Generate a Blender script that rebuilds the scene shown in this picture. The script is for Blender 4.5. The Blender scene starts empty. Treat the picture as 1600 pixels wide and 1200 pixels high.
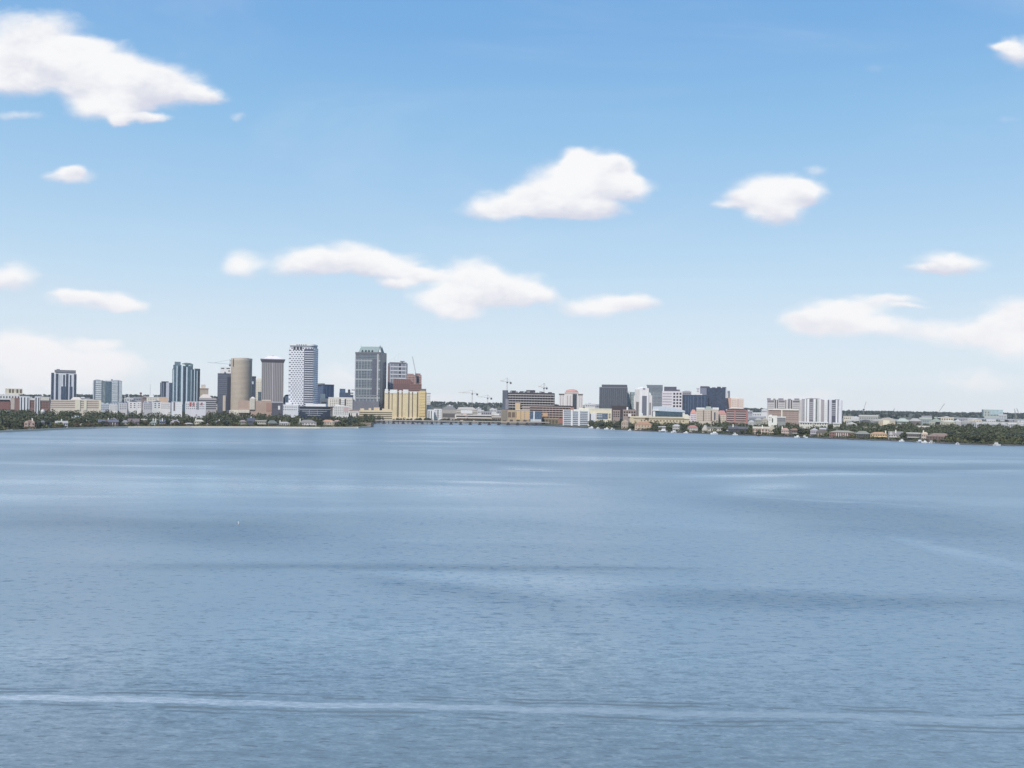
# Bay seen from a high balcony: skyline of downtown towers across the water, everything in metres.
WATER_A, WATER_B = (.160,.198,.198,1), (.086,.124,.140,1)
WATER_S = (.42, .18, .28, .36)
WATER_ROUGH, WATER_TINT, WATER_K = .34, (.99,1,1,1), (2.0, 0.03, .50, .28)
SKY_STOPS = [(0,(235,241,247)),(.03,(227,238,247)),(.09,(211,230,246)),(.14,(193,222,245)),(.20,(173,210,242)),(.28,(148,196,237)),(.36,(127,180,232)),(.5,(108,164,224)),(1,(70,120,195))]
SKY_MIX, SUN_E, HAZE, EXPO = .9, 3.9, 2.2e-5, 0
import bpy, bmesh, math, random
from mathutils import Vector
R = random.Random(11)
scene = bpy.context.scene
COL = scene.collection
# ------------------------------------------------------------------ camera model (metres; camera stands on a balcony 52 m up)
F, YH, H, ROLL = 1500.0, 632.0, 52.0, math.radians(0.8)
CR, SR = math.cos(ROLL), math.sin(ROLL)

def at(px, py, d):
    a, b = (px - 800) / F, (YH - py) / F
    return Vector((d * (a * CR - b * SR), d, H + d * (a * SR + b * CR)))
def hor(px): return YH + (px - 800) * math.tan(ROLL)
def dist(px, py, z=0.0):
    a, b = (px - 800) / F, (YH - py) / F
    return (z - H) / min(-1e-4, a * SR + b * CR)
def lerp_table(t, x):
    if x <= t[0][0]: return t[0][1]
    for (x0, y0), (x1, y1) in zip(t, t[1:]):
        if x <= x1: return y0 + (y1 - y0) * (x - x0) / max(1e-6, x1 - x0)
    return t[-1][1]
def sstep(a, b, x):
    t = max(0.0, min(1.0, (x - a) / (b - a))); return t * t * (3 - 2 * t)
SHORE = [(-400, 697), (-60, 680), (0, 675.5), (60, 673), (100, 671), (150, 669.6), (200, 668.6), (300, 668.3), (400, 668.6), (500, 669.4), (560, 669), (580, 667.6), (583, 666.5),
         (584.5, 661.5), (600, 660), (640, 660), (700, 660.5), (760, 661.5), (783, 662.8), (840, 665), (880, 667), (920, 669), (960, 671.5), (1000, 673.5), (1070, 676.6), (1130, 679), (1200, 681.5),
         (1260, 684), (1330, 687), (1400, 689.2), (1450, 691.8), (1500, 694.2), (1550, 695.8), (1600, 697), (1660, 699), (2000, 712)]
HILL = [(-300, 612), (0, 616.5), (200, 617), (330, 619), (690, 628), (900, 633), (1170, 638), (1320, 641.5), (1500, 644.5), (1600, 646), (1900, 651)]
def ds(px): return dist(px, lerp_table(SHORE, px), 0)
def ground(px, d):
    inl = d - ds(px)
    z = 1.8 + 8.5 * sstep(40, 600, inl)
    hz = H + (hor(px) - lerp_table(HILL, px)) * 7500 / F - 12
    return z + (hz - 10) * sstep(3400, 7400, d)

# ------------------------------------------------------------------ mesh helpers
class MB:
    def __init__(s): s.v, s.f = [], []
    def box(s, x0, x1, y0, y1, z0, z1):
        n = len(s.v)
        s.v += [(x0,y0,z0),(x1,y0,z0),(x1,y1,z0),(x0,y1,z0),(x0,y0,z1),(x1,y0,z1),(x1,y1,z1),(x0,y1,z1)]
        s.f += [tuple(n+i for i in q) for q in ((0,3,2,1),(4,5,6,7),(0,1,5,4),(1,2,6,5),(2,3,7,6),(3,0,4,7))]
        return s
    def frustum(s, b, t, z0, z1):
        """b, t = (x0,x1,y0,y1) rectangles at z0 and z1"""
        n = len(s.v)
        for r, z in ((b, z0), (t, z1)):
            s.v += [(r[0],r[2],z),(r[1],r[2],z),(r[1],r[3],z),(r[0],r[3],z)]
        s.f += [tuple(n+i for i in q) for q in ((0,3,2,1),(4,5,6,7),(0,1,5,4),(1,2,6,5),(2,3,7,6),(3,0,4,7))]
        return s
    def lathe(s, prof, n=24, cx=0, cy=0, sx=1, sy=1):
        k = len(s.v)
        for r, z in prof:
            for i in range(n):
                a = 2*math.pi*i/n
                s.v.append((cx + sx*r*math.cos(a), cy + sy*r*math.sin(a), z))
        for j in range(len(prof)-1):
            for i in range(n):
                i2 = (i+1) % n
                s.f.append((k+j*n+i, k+j*n+i2, k+(j+1)*n+i2, k+(j+1)*n+i))
        s.f.append(tuple(k+i for i in reversed(range(n))))
        s.f.append(tuple(k+(len(prof)-1)*n+i for i in range(n)))
        return s
    def prism(s, poly, y0, y1):
        """poly of (x, z) extruded along y"""
        n, k = len(poly), len(s.v)
        s.v += [(x, y0, z) for x, z in poly] + [(x, y1, z) for x, z in poly]
        s.f.append(tuple(k+i for i in range(n))); s.f.append(tuple(k+n+i for i in reversed(range(n))))
        for i in range(n):
            j = (i+1) % n
            s.f.append((k+j, k+i, k+n+i, k+n+j))
        return s
    def plan(s, poly, z0, z1):
        """poly of (x, y), counter-clockwise, extruded upward"""
        n, k = len(poly), len(s.v)
        s.v += [(x, y, z0) for x, y in poly] + [(x, y, z1) for x, y in poly]
        s.f.append(tuple(k+i for i in reversed(range(n)))); s.f.append(tuple(k+n+i for i in range(n)))
        for i in range(n):
            j = (i+1) % n
            s.f.append((k+i, k+j, k+n+j, k+n+i))
        return s
    def bar(s, p, q, r0, r1=None, n=4):
        p, q = Vector(p), Vector(q); r1 = r0 if r1 is None else r1
        d = (q-p).normalized(); a = d.cross(Vector((0,0,1)))
        if a.length < 1e-3: a = Vector((1,0,0))
        a.normalize(); b = d.cross(a); k = len(s.v)
        for c, r in ((p, r0), (q, r1)):
            for i in range(n):
                t = 2*math.pi*(i+.5)/n
                s.v.append(tuple(c + a*(r*math.cos(t)) + b*(r*math.sin(t))))
        for i in range(n):
            j = (i+1) % n; s.f.append((k+i, k+j, k+n+j, k+n+i))
        s.f.append(tuple(k+i for i in reversed(range(n)))); s.f.append(tuple(k+n+i for i in range(n)))
        return s
    def quad(s, c, u, w):
        k = len(s.v); c = Vector(c)
        s.v += [tuple(c-u-w), tuple(c+u-w), tuple(c+u+w), tuple(c-u+w)]; s.f.append((k,k+1,k+2,k+3)); return s
    def mesh(s, name, mat, fix=True):
        me = bpy.data.meshes.new(name); me.from_pydata(s.v, [], s.f)
        if fix:
            bm = bmesh.new(); bm.from_mesh(me); bmesh.ops.recalc_face_normals(bm, faces=bm.faces); bm.to_mesh(me); bm.free()
        if mat: me.materials.append(mat)
        me.update(); return me
    def build(s, name, mat, parent=None, loc=(0,0,0), label=None, smooth=False, fix=True):
        me = s.mesh(name, mat, fix)
        if smooth: me.polygons.foreach_set('use_smooth', [True]*len(me.polygons))
        return link(name, me, parent, loc, label)
def link(name, me, parent=None, loc=(0,0,0), label=None):
    o = bpy.data.objects.new(name, me); COL.objects.link(o); o.location = loc
    if parent: o.parent = parent
    if label: o['label'] = label
    return o
def tag(o, label=None, cat=None, group=None, kind=None):
    if label: o['label'] = label
    if cat: o['category'] = cat
    if group: o['group'] = group
    if kind: o['kind'] = kind
    return o
def thing(name, label, cat, loc, rz=0, group=None):
    o = bpy.data.objects.new(name, None); COL.objects.link(o)
    o.empty_display_size = 1; o.location = loc; o.rotation_euler = (0, 0, rz)
    return tag(o, label, cat, group)
def dup_tree(root, loc, rz=None, scale=1.0, label=None, group=None):
    r = root.copy(); COL.objects.link(r); r.location = loc; r.scale = (scale,)*3 if not isinstance(scale, tuple) else scale
    if rz is not None: r.rotation_euler = (0, 0, rz)
    if label: r['label'] = label
    if group: r['group'] = group
    for ch in root.children:
        c = ch.copy(); COL.objects.link(c); c.parent = r
        for g in ch.children:
            e = g.copy(); COL.objects.link(e); e.parent = c
    return r

# ------------------------------------------------------------------ materials
def lin(c): c /= 255.0; return c/12.92 if c <= .04045 else ((c+.055)/1.055)**2.4
GAIN, DESAT = 0.92, .21
def col(c, g=None):
    g = GAIN if g is None else g
    l = .3*c[0]+.59*c[1]+.11*c[2]; c = tuple(v+(l-v)*DESAT for v in c)
    return (min(.85, lin(c[0])*g), min(.85, lin(c[1])*g), min(.85, lin(c[2])*g), 1)
MATS = {}
def nt(name):
    m = bpy.data.materials.new(name); m.use_nodes = True
    t = m.node_tree; p = t.nodes['Principled BSDF']
    return m, t, p
def N(t, typ, **kw):
    n = t.nodes.new(typ)
    for k, v in kw.items():
        if k.startswith('i'): n.inputs[int(k[1:])].default_value = v
        else: setattr(n, k, v)
    return n
def math_(t, op, a, b=None, c=None, clamp=False):
    n = t.nodes.new('ShaderNodeMath'); n.operation = op; n.use_clamp = clamp
    for i, x in enumerate((a, b, c)):
        if x is None: continue
        if isinstance(x, (int, float)): n.inputs[i].default_value = x
        else: t.links.new(x, n.inputs[i])
    return n.outputs[0]
def mixc(t, fac, a, b, mode='MIX'):
    n = t.nodes.new('ShaderNodeMixRGB'); n.blend_type = mode
    for i, x in enumerate((fac, a, b)):
        if isinstance(x, (int, float)): n.inputs[i].default_value = x
        elif isinstance(x, tuple): n.inputs[i].default_value = x
        else: t.links.new(x, n.inputs[i])
    return n.outputs[0]
def plain(c, rough=.8, var=.18, scale=.25, name=None, metal=0.0):
    key = ('p', c, rough, var, scale, metal)
    if key in MATS: return MATS[key]
    m, t, p = nt(name or 'painted_surface')
    tc = N(t, 'ShaderNodeTexCoord'); no = N(t, 'ShaderNodeTexNoise'); no.inputs['Scale'].default_value = scale; no.inputs['Detail'].default_value = 5
    t.links.new(tc.outputs['Object'], no.inputs['Vector'])
    b = col(c)
    lo = tuple(x*(1-var*1.3) for x in b[:3])+(1,); hi = tuple(min(.85, x*(1+var)) for x in b[:3])+(1,)
    n2 = N(t, 'ShaderNodeTexNoise'); n2.inputs['Scale'].default_value = 1; n2.inputs['Detail'].default_value = 4; mp = N(t, 'ShaderNodeMapping'); mp.inputs['Scale'].default_value = (.5, .5, .035)
    t.links.new(tc.outputs['Object'], mp.inputs['Vector']); t.links.new(mp.outputs[0], n2.inputs['Vector'])
    f_ = math_(t, 'MULTIPLY_ADD', n2.outputs[0], .6, math_(t, 'MULTIPLY', no.outputs[0], .5))
    t.links.new(mixc(t, f_, lo, hi), p.inputs['Base Color'])
    p.inputs['Roughness'].default_value = rough; p.inputs['Metallic'].default_value = metal
    MATS[key] = m; return m
def facade(wall, glass, cw=3., ch=3.4, fw=.6, fh=.55, gr=.12, var=.4, cyl=0., hl=None, uo=0., stag=0.):
    """a wall with a grid of panes: cell width/height in metres, pane share of each; hl = (colour, every n storeys) for a pale storey line"""
    key = ('f', wall, glass, cw, ch, fw, fh, gr, var, cyl, hl, uo, stag)
    if key in MATS: return MATS[key]
    m, t, p = nt('facade_with_panes')
    tc = N(t, 'ShaderNodeTexCoord'); sp = N(t, 'ShaderNodeSeparateXYZ'); t.links.new(tc.outputs['Object'], sp.inputs[0])
    x, y, z = sp.outputs
    if cyl: u0 = math_(t, 'MULTIPLY', math_(t, 'ARCTAN2', y, x), cyl)
    else: u0 = math_(t, 'ADD', math_(t, 'ADD', x, y), uo)
    u = math_(t, 'DIVIDE', u0, cw); v = math_(t, 'DIVIDE', z, ch)
    if stag: u = math_(t, 'MULTIPLY_ADD', math_(t, 'FRACT', math_(t, 'MULTIPLY', math_(t, 'FLOOR', v), .5)), 2*stag, u)
    m1 = math_(t, 'LESS_THAN', math_(t, 'FRACT', u), fw); m2 = math_(t, 'LESS_THAN', math_(t, 'FRACT', v), fh)
    ge = N(t, 'ShaderNodeNewGeometry'); sn = N(t, 'ShaderNodeSeparateXYZ'); t.links.new(ge.outputs['Normal'], sn.inputs[0])
    m3 = math_(t, 'LESS_THAN', math_(t, 'ABSOLUTE', sn.outputs[2]), .5)
    mask = math_(t, 'MULTIPLY', math_(t, 'MULTIPLY', m1, m2), m3)
    cb = N(t, 'ShaderNodeCombineXYZ'); t.links.new(math_(t, 'FLOOR', u), cb.inputs[0]); t.links.new(math_(t, 'FLOOR', v), cb.inputs[1])
    wn = N(t, 'ShaderNodeTexWhiteNoise'); t.links.new(cb.outputs[0], wn.inputs['Vector'])
    g = col(glass); w = col(wall)
    gl = mixc(t, wn.outputs['Value'], tuple(c*(1-var) for c in g[:3])+(1,), tuple(min(.8, c*(1+var)+.01) for c in g[:3])+(1,))
    no = N(t, 'ShaderNodeTexNoise'); no.inputs['Scale'].default_value = .06; no.inputs['Detail'].default_value = 6
    t.links.new(tc.outputs['Object'], no.inputs['Vector'])
    wl = mixc(t, no.outputs[0], tuple(c*.82 for c in w[:3])+(1,), tuple(min(.85, c*1.12) for c in w[:3])+(1,))
    base = mixc(t, mask, wl, gl)
    if hl:
        v2 = math_(t, 'LESS_THAN', math_(t, 'FRACT', math_(t, 'DIVIDE', z, ch*hl[1])), .16)
        base = mixc(t, math_(t, 'MULTIPLY', v2, m3), base, col(hl[0]))
    t.links.new(base, p.inputs['Base Color'])
    t.links.new(math_(t, 'MULTIPLY_ADD', mask, gr-.75, .75), p.inputs['Roughness'])
    MATS[key] = m; return m
def glassmat(c, rough=.1):
    key = ('g', c, rough)
    if key in MATS: return MATS[key]
    m = facade(c, c, 1.6, 3.3, .9, .8, rough, .35); MATS[key] = m; return m

# ------------------------------------------------------------------ building class
LANDMARKS = []
class Bld:
    def __init__(s, name, label, cat, x0, x1, yt, d, wall, rz=0., dr=.7, part='wall', group=None, body=True, yb=None, mark=None):
        xm, ym = (x0+x1)/2, (yt+648)/2
        psi = math.radians(rz); pa = math.atan((xm-800)/F); rz = psi-pa   # rz: how far the front is turned away from the camera
        s.mpp = d/F; s.xm = xm; s.d = d; s.yt = yt
        span = (x1-x0)*s.mpp*math.cos(pa)
        s.W = span/(math.cos(psi)+dr*abs(math.sin(psi))); s.D = dr*s.W
        s.kx = s.mpp*math.cos(pa)/math.cos(psi)
        s.fl = x0 if psi <= 0 else x1 - s.W/s.kx
        s.g = ground(xm, d)
        p = at(xm, ym, d)
        s.root = thing(name, label, cat, (p.x, d, s.g), rz, group)
        s.h = s.lz(yt)
        if mark: LANDMARKS.append((xm, d, mark))
        if body: s.body = s.raw(part, wall, -s.W/2, s.W/2, -s.D/2, s.D/2, -2 if yb is None else s.lz(yb), s.h)
    def lx(s, px): return -s.W/2 + (px-s.fl)*s.kx
    def lz(s, py): return at(s.xm, py, s.d).z - s.g
    def raw(s, name, mat, x0, x1, y0, y1, z0, z1, parent=None, label=None):
        return MB().box(x0, x1, y0, y1, z0, z1).build(name, mat, parent or s.root, label=label)
    def front(s, name, mat, xa, xb, ya, yb, proud=.4, inset=.3, parent=None, label=None):
        return s.raw(name, mat, s.lx(xa), s.lx(xb), -s.D/2-proud, -s.D/2+inset, s.lz(yb), s.lz(ya), parent, label)
    def top(s, name, mat, xa, xb, ya, yb, f0=.15, f1=.85, parent=None, label=None):
        return s.raw(name, mat, s.lx(xa), s.lx(xb), -s.D/2+s.D*f0, -s.D/2+s.D*f1, s.lz(yb)-.2, s.lz(ya), parent, label)
    def over(s, name, mat, ya, yb, e=.6, label=None):
        return s.raw(name, mat, -s.W/2-e, s.W/2+e, -s.D/2-e, s.D/2+e, s.lz(yb), s.lz(ya), label=label)
    def bands(s, name, mat, ya, yb, n, frac=.45, e=.35, xa=None, xb=None):
        """n storeys of one band each between two heights, wrapping all four sides (or on the front only, from xa to xb)"""
        za, zb = s.lz(yb), s.lz(ya); st = (zb-za)/n
        if xa is None: me = MB().box(-s.W/2-e, s.W/2+e, -s.D/2-e, s.D/2+e, 0, st*frac).mesh(name, mat)
        else: me = MB().box(s.lx(xa), s.lx(xb), -s.D/2-e, -s.D/2+.3, 0, st*frac).mesh(name, mat)
        for i in range(n): link(name, me, s.root, (0, 0, za+st*i+st*(1-frac)*.5))
    def strips(s, name, mat, xs, ya, yb, proud=.4):
        return [s.front(name, mat, a, b, ya, yb, proud) for a, b in xs]
    def wins(s, name, mat, xa, xb, nx, ya, yb, ny, fw=.55, fh=.55, proud=.08):
        """separate windows on the front (kept under a hundred)"""
        w = (s.lx(xb)-s.lx(xa))/nx; hh = (s.lz(ya)-s.lz(yb))/ny
        me = MB().box(-w*fw/2, w*fw/2, -proud, .1, -hh*fh/2, hh*fh/2).mesh(name, mat)
        for i in range(nx):
            for j in range(ny):
                link(name, me, s.root, (s.lx(xa)+w*(i+.5), -s.D/2, s.lz(yb)+hh*(j+.5)))
    def hip(s, name, mat, xa, xb, ye, yr, over=.5, inset=.35, label=None, f0=0., f1=1.):
        x0, x1 = s.lx(xa)-over, s.lx(xb)+over; y0, y1 = -s.D/2+s.D*f0-over, -s.D/2+s.D*f1+over
        i = min(inset*(x1-x0), .46*(x1-x0)); j = .46*(y1-y0)
        return MB().frustum((x0,x1,y0,y1), (x0+i,x1-i,y0+j,y1-j), s.lz(ye), s.lz(yr)).build(name, mat, s.root, label=label)
    def gable(s, name, mat, xa, xb, ye, yr, over=.4, label=None, f0=0., f1=1., parent=None):
        x0, x1 = s.lx(xa)-over, s.lx(xb)+over; z0, z1 = s.lz(ye), s.lz(yr)
        return MB().prism([(x0,z0),(x1,z0),((x0+x1)/2,z1)], -s.D/2+s.D*f0-over, -s.D/2+s.D*f1+over).build(name, mat, parent or s.root, label=label)
    def barrel(s, name, mat, xa, xb, ye, yr, over=.4, n=10, label=None, e0=0.):
        x0, x1 = s.lx(xa)-over, s.lx(xb)+over; z0, z1 = s.lz(ye), s.lz(yr)
        p = [(x0, z0-e0)] + [((x0+x1)/2-(x1-x0)/2*math.cos(math.pi*i/n), z0+(z1-z0)*math.sin(math.pi*i/n)) for i in range(n+1)] + [(x1, z0-e0)]
        if e0 <= 0: p = p[1:-1]
        return MB().prism(p, -s.D/2-over, s.D/2+over).build(name, mat, s.root, label=label)
WHITE, CREAM, TAN, BRICK, DARK, GREY = (230,228,224), (232,220,196), (196,176,152), (150,100,92), (62,68,80), (150,152,160)
m_white, m_cream, m_tan, m_brick, m_dark, m_grey = [plain(c) for c in (WHITE, CREAM, TAN, BRICK, DARK, GREY)]
m_pane = plain((52,60,74), .15, .3, .8); m_navy = glassmat((56,74,104)); m_black = plain((34,36,42), .5)
m_concrete = plain((178,176,172)); m_roofgrey = plain((176,178,184)); m_whitebright = plain((240,240,242))
m_steel = plain((120,122,130), .5)
# ================================================================== DOWNTOWN, from the western end of the bay
# --- brick hospital-like block with arched cream top storey
b = Bld('medical_block', 'white and cream block with arched cream top storey at the western end of the skyline', 'building', -14, 32, 616, 2150, m_white, dr=.6, mark='the cream arched block')
b.top('penthouse', plain((214,204,178)), 8, 35, 607, 616, .2, .8)
for a, c in ((13.8,16.6),(18.6,21.2),(25.4,28.2),(31,33.6)):
    b.raw('arched_window', plain((110,96,74)), b.lx(a), b.lx(c), -b.D/2+b.D*.2-.3, -b.D/2+b.D*.2+.3, b.lz(613.8), b.lz(608))
b.wins('window', m_pane, -10, 31, 9, 618, 623, 1, .4, .6)
b.front('canopy', m_black, -14, 15, 624.5, 627, 1.5)
b.front('brick_front', plain((150,104,98)), -14, 16, 627.5, 640, 1.0)
b = Bld('brick_apartments', 'red brick mid-rise with two white window bays and dark flat roofs', 'building', 17, 77, 622, 2140, plain((152,112,104)), dr=.35, mark='the brick mid-rise')
for i, (a, c) in enumerate(((31,46),(54,62.5))):
    bay = b.raw('window_bay', m_whitebright, b.lx(a), b.lx(c), -b.D/2-1.6, -b.D/2+1, -1, b.lz(617.8))
    n = 3 if i == 0 else 2
    for k in range(n):
        x = b.lx(a)+(b.lx(c)-b.lx(a))*(k+.5)/n
        MB().box(x-1.1, x+1.1, -b.D/2-1.75, -b.D/2-1.4, 6, b.lz(621)).build('window', m_pane, bay)
    b.raw('flat_roof', m_dark, b.lx(a)-2.5, b.lx(c)+3.2, -b.D/2-3, b.D/2*.4, b.lz(617.8), b.lz(616.8))
b.front('stone_front', plain((206,186,172)), 17.2, 23, 622.4, 640, .5)
b.front('cornice', m_white, 46.2, 53.8, 622.2, 625, .7); b.front('cornice', plain((222,212,200)), 62.8, 76.8, 620, 625.5, .9)
b.wins('window', m_black, 47, 53.5, 3, 626, 637, 4, .45, .5); b.wins('window', m_black, 63.5, 76, 5, 627, 638, 4, .45, .5)

# --- long cream block
b = Bld('office_slab', 'long low cream building with horizontal ribbon windows and three stair towers', 'building', 77, 158, 625, 2180, plain((226,210,188)), dr=.22, mark='the cream office block')
for k in range(4):
    b.front('window_band', plain((168,150,150)), 79, 117, 626.5+k*3.1, 628+k*3.1, .15); b.front('window_band', plain((168,142,132)), 125.5, 131, 626.5+k*3.1, 628+k*3.1, .15); b.front('window_band', plain((168,142,132)), 135.6, 154.5, 626.5+k*3.1, 628+k*3.1, .15)
for a, c in ((118,125.3),(131.2,135.4),(154.8,158.2)): b.front('stair_tower', plain((240,222,194)), a, c, 624.4, 641, 1.4)
b.hip('roof', plain((214,202,188)), 110, 128, 625, 620.5, .5, .25); b.top('roof_parapet', plain((200,190,182)), 130, 157, 624, 625, .0, .9)

# --- white and dark striped tower
b = Bld('apartment_tower', 'tower of alternating white and dark glass stripes with a grey box on its roof', 'high-rise', 79.5, 119.3, 584, 2450, plain((222,222,228)), dr=.6, mark='the striped tower')
for a, c, y in ((80,84,583),(87,90.8,584.2),(98.4,101,586),(102.8,106.4,584.2),(108.8,111,586),(115.2,119,584.4)):
    b.front('glass_strip', glassmat((58,74,98)), a, c, y, 630, .5)
for a, c in ((95.5,102.4),(108.4,112.8)): b.front('glass_bay', glassmat((64,82,112)), a, c, 604, 630, .9)
for a in (91.8, 94.4): b.front('window_strip', plain((188,192,202)), a, a+1.0, 586, 630, .3)
b.raw('roof_box', plain((128,130,142)), b.lx(85), b.lx(118), -b.D/2-.8, b.D*.3, b.lz(582.6), b.lz(578.4))
b.top('lift_house', plain((140,140,150)), 88, 93, 577, 578.5); b.front('roof_fascia', m_dark, 87, 118, 582.2, 583.6, .2)

# --- pale twin condo
b = Bld('condo_tower', 'pale grey-green glass condominium with gently bowed balconies and dark middle section', 'high-rise', 145.3, 190.6, 595, 2480, facade((206,214,220),(120,140,150),3.2,3.2,.6,.5), dr=.45, mark='the pale bowed condominium')
for a, c in ((147,149),(158.6,160.5),(184,185.3)): b.front('dark_strip', plain((112,122,136)), a, c, 594.6, 628, .5)
b.front('glass_core', glassmat((84,110,128)), 164.5, 174, 596.5, 630, .8); b.front('glass_strip', glassmat((128,146,150)), 160.7, 164.3, 595.6, 630, .6)
b.bands('balcony', plain((232,236,238)), 597, 628, 10, .32, 1.2, 149.2, 158.4); b.bands('balcony', plain((232,236,238)), 597, 628, 10, .32, 1.2, 175, 183.8)
b.barrel('roof', plain((196,204,212)), 147, 158, 595, 593.4, .2); b.barrel('roof', plain((196,204,212)), 176, 189, 595, 593.6, .2)
b.top('roof_plant', m_grey, 173, 176, 592.4, 595)

# --- low white cluster, townhouses and terraces
TURN = (14, -12, 0, 9, -17)
def terrace(label, x0, x1, yt, yr, d, wall, roof, nb, mark=None, dr=.5, win=(84,88,104)):
    b = Bld('apartment_block', label, 'building', x0, x1, yt, d, plain(wall), dr=dr, mark=mark, rz=TURN[int(x0) % 5])
    w = (x1-x0)/nb
    if TURN[int(x0) % 5]:
        x0, x1 = (b.fl, b.fl+b.W/b.kx)
        w = (x1-x0)/nb
    for i in range(nb):
        if yr < yt: b.gable('roof', plain(roof), x0+w*i+.3, x0+w*(i+1)-.3, yt, yr, .1)
    b.wins('window', plain(win, .3), x0+.6, x1-.6, nb*2, yt+1, yt+10, 3, .42, .5)
    return b
terrace('white terrace of three gabled apartment bays behind the tree belt', 171, 185, 632, 629, 2160, (222,218,214), (190,192,202), 3)
terrace('lavender grey gabled apartment block with dark window slots', 186, 200, 630, 626.5, 2200, (204,200,202), (150,152,166), 2)
terrace('white gabled block with dark sloping roof beside the cream flat block', 201, 215, 628, 624.5, 2230, (228,225,222), (110,114,124), 1)
terrace('pale slab-sided block with tall white end wall between terraces', 214, 222, 628, 628, 2180, (224,220,216), (224,220,216), 1)
terrace('lilac apartment block with dark recessed entries and pitched roof', 223, 238, 630, 626, 2150, (206,202,204), (170,170,182), 2, 'the lilac apartment block')
terrace('white cube-fronted apartment block with tall white centre bay', 238, 252, 628, 625.5, 2140, (234,230,226), (120,122,136), 1)
terrace('grey-white apartment block of narrow bays beside the white slab', 251, 268, 629, 629, 2140, (222,218,214), (180,182,190), 5)
terrace('low pale shed roofs in front of the pale condominium', 157, 171, 631, 629, 2250, (200,206,214), (214,218,224), 2)
b = Bld('flat_block', 'blank white cube block below the teal glass tower', 'building', 268, 284.5, 627.5, 2120, m_whitebright, dr=.7, mark='the blank white cube')
b.front('dark_recess', plain((128,116,118)), 271, 273.6, 628.5, 642, .2); b.over('roof', plain((218,216,214)), 627.5, 628.2, .3)
b.wins('window', plain((196,190,190)), 275, 284, 3, 630, 640, 3, .3, .4)
b = Bld('flat_block', 'cream and peach flat-roofed block with white parapet behind the terraces', 'building', 229, 263, 621, 2330, plain((232,222,206)), dr=.5, mark='the peach flat block')
b.front('peach_front', plain((226,188,158)), 248, 262, 620.4, 629, .5); b.over('roof', plain((240,236,228)), 620.2, 621, .5); b.top('roof_plant', m_white, 233, 240, 617.5, 621)
b.wins('window', m_pane, 231, 246, 6, 622, 629, 2, .35, .4)
b = Bld('apartment_block', 'white apartment block with red painted panels beneath the teal glass tower', 'building', 289.5, 321.5, 627.5, 2120, plain((226,222,226)), dr=.4, mark='the red-panelled block')
b.front('red_panel', plain((196,96,94)), 296, 299.4, 628.6, 635, .3); b.front('red_panel', plain((204,110,108)), 301, 304, 628.6, 635, .3); b.front('red_panel', plain((186,110,112)), 313.5, 316.5, 629, 633, .3)
b.front('grey_recess', plain((150,150,160)), 307, 311, 628.4, 640, .2); b.wins('window', m_pane, 290.5, 320, 10, 630, 640, 3, .35, .45)

# --- mast, small red water tower
r = thing('radio_mast', 'thin tall pale radio mast rising above the low roofs west of the teal tower', 'mast', (at(234.6,610,2700).x, 2700, ground(234,2700)))
z0 = at(234.6, 600.5, 2700).z-ground(234, 2700)
MB().bar((0,0,0),(0,0,z0),.7,.35).build('mast_pole', plain((150,154,170)), r)
MB().box(-2.5,2.5,-2,2,0,z0*.55).build('mast_base', m_grey, r)
r = thing('water_tower', 'tiny brown water tower beside the thin radio mast', 'water tower', (at(220,614,2900).x, 2900, ground(220,2900)))
zt = at(220, 612.8, 2900).z-ground(220, 2900); zb = at(220, 616.3, 2900).z-ground(220, 2900)
MB().lathe([(1.2,zb),(3.2,zb+1.8),(3.2,zt-1.5),(.4,zt)],12).build('tank', plain((140,96,92)), r)
MB().bar((-2,0,0),(-2,0,zb+1.4),.35).bar((2,0,0),(2,0,zb+1.4),.35).bar((0,2,0),(0,2,zb+1.4),.35).build('lattice_legs', plain((140,110,104)), r)

# --- grey blue tower left of teal
b = Bld('office_tower', 'short grey-blue glass tower with a white vertical strip, half hidden by the teal tower', 'high-rise', 250, 271, 598, 2600, glassmat((72,90,112)), dr=.7, mark='the short grey-blue tower')
b.front('white_strip', plain((200,204,216)), 259.2, 264, 597.6, 626, .5); b.strips('pale_fin', plain((150,162,178)), [(251.6,252.4),(254.6,255.4)], 598.4, 626); b.top('roof_plant', m_dark, 252, 263, 596, 598)
b.front('dark_strip', m_dark, 256.6, 258.8, 597.8, 626, .4)

# --- teal glass twin tower
b = Bld('glass_tower', 'twin teal glass tower with white vertical strips and curved crown canopies', 'high-rise', 269.2, 312.2, 577, 2400, glassmat((72,100,116)), dr=.55, mark='the twin teal glass tower')
b.raw('west_shaft', glassmat((82,112,128)), b.lx(270.4), b.lx(283), -b.D/2-2.5, b.D*.3, -1, b.lz(571)); b.raw('middle_shaft', glassmat((70,98,116)), b.lx(285), b.lx(301), -b.D/2-2, b.D*.25, -1, b.lz(572))
b.top('crown', plain((110,132,142)), 272.4, 281.6, 566, 571, .0, .5)
MB().prism([(b.lx(283.5), b.lz(568.8)), (b.lx(301.2), b.lz(571.5)), (b.lx(301.2), b.lz(569.2)), (b.lx(297), b.lz(567.6)), (b.lx(290), b.lz(567.2))], -b.D/2-2.4, b.D*.2).build('canopy_roof', plain((108,136,140)), b.root)
b.top('roof_plant', m_white, 289, 294, 569.4, 572.4, .1, .5); b.top('east_parapet', m_dark, 303, 312, 576, 577.2, .0, .8)
for a, c, y in ((270.2,271.6,578),(275.6,277,572),(282.8,285.6,571.6),(290.6,292.6,574),(302.8,304,577),(307.2,308.2,580),(298,298.8,578)):
    b.front('white_strip', plain((206,222,232)), a, c, y, 632, 2.9, -1.5)
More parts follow.
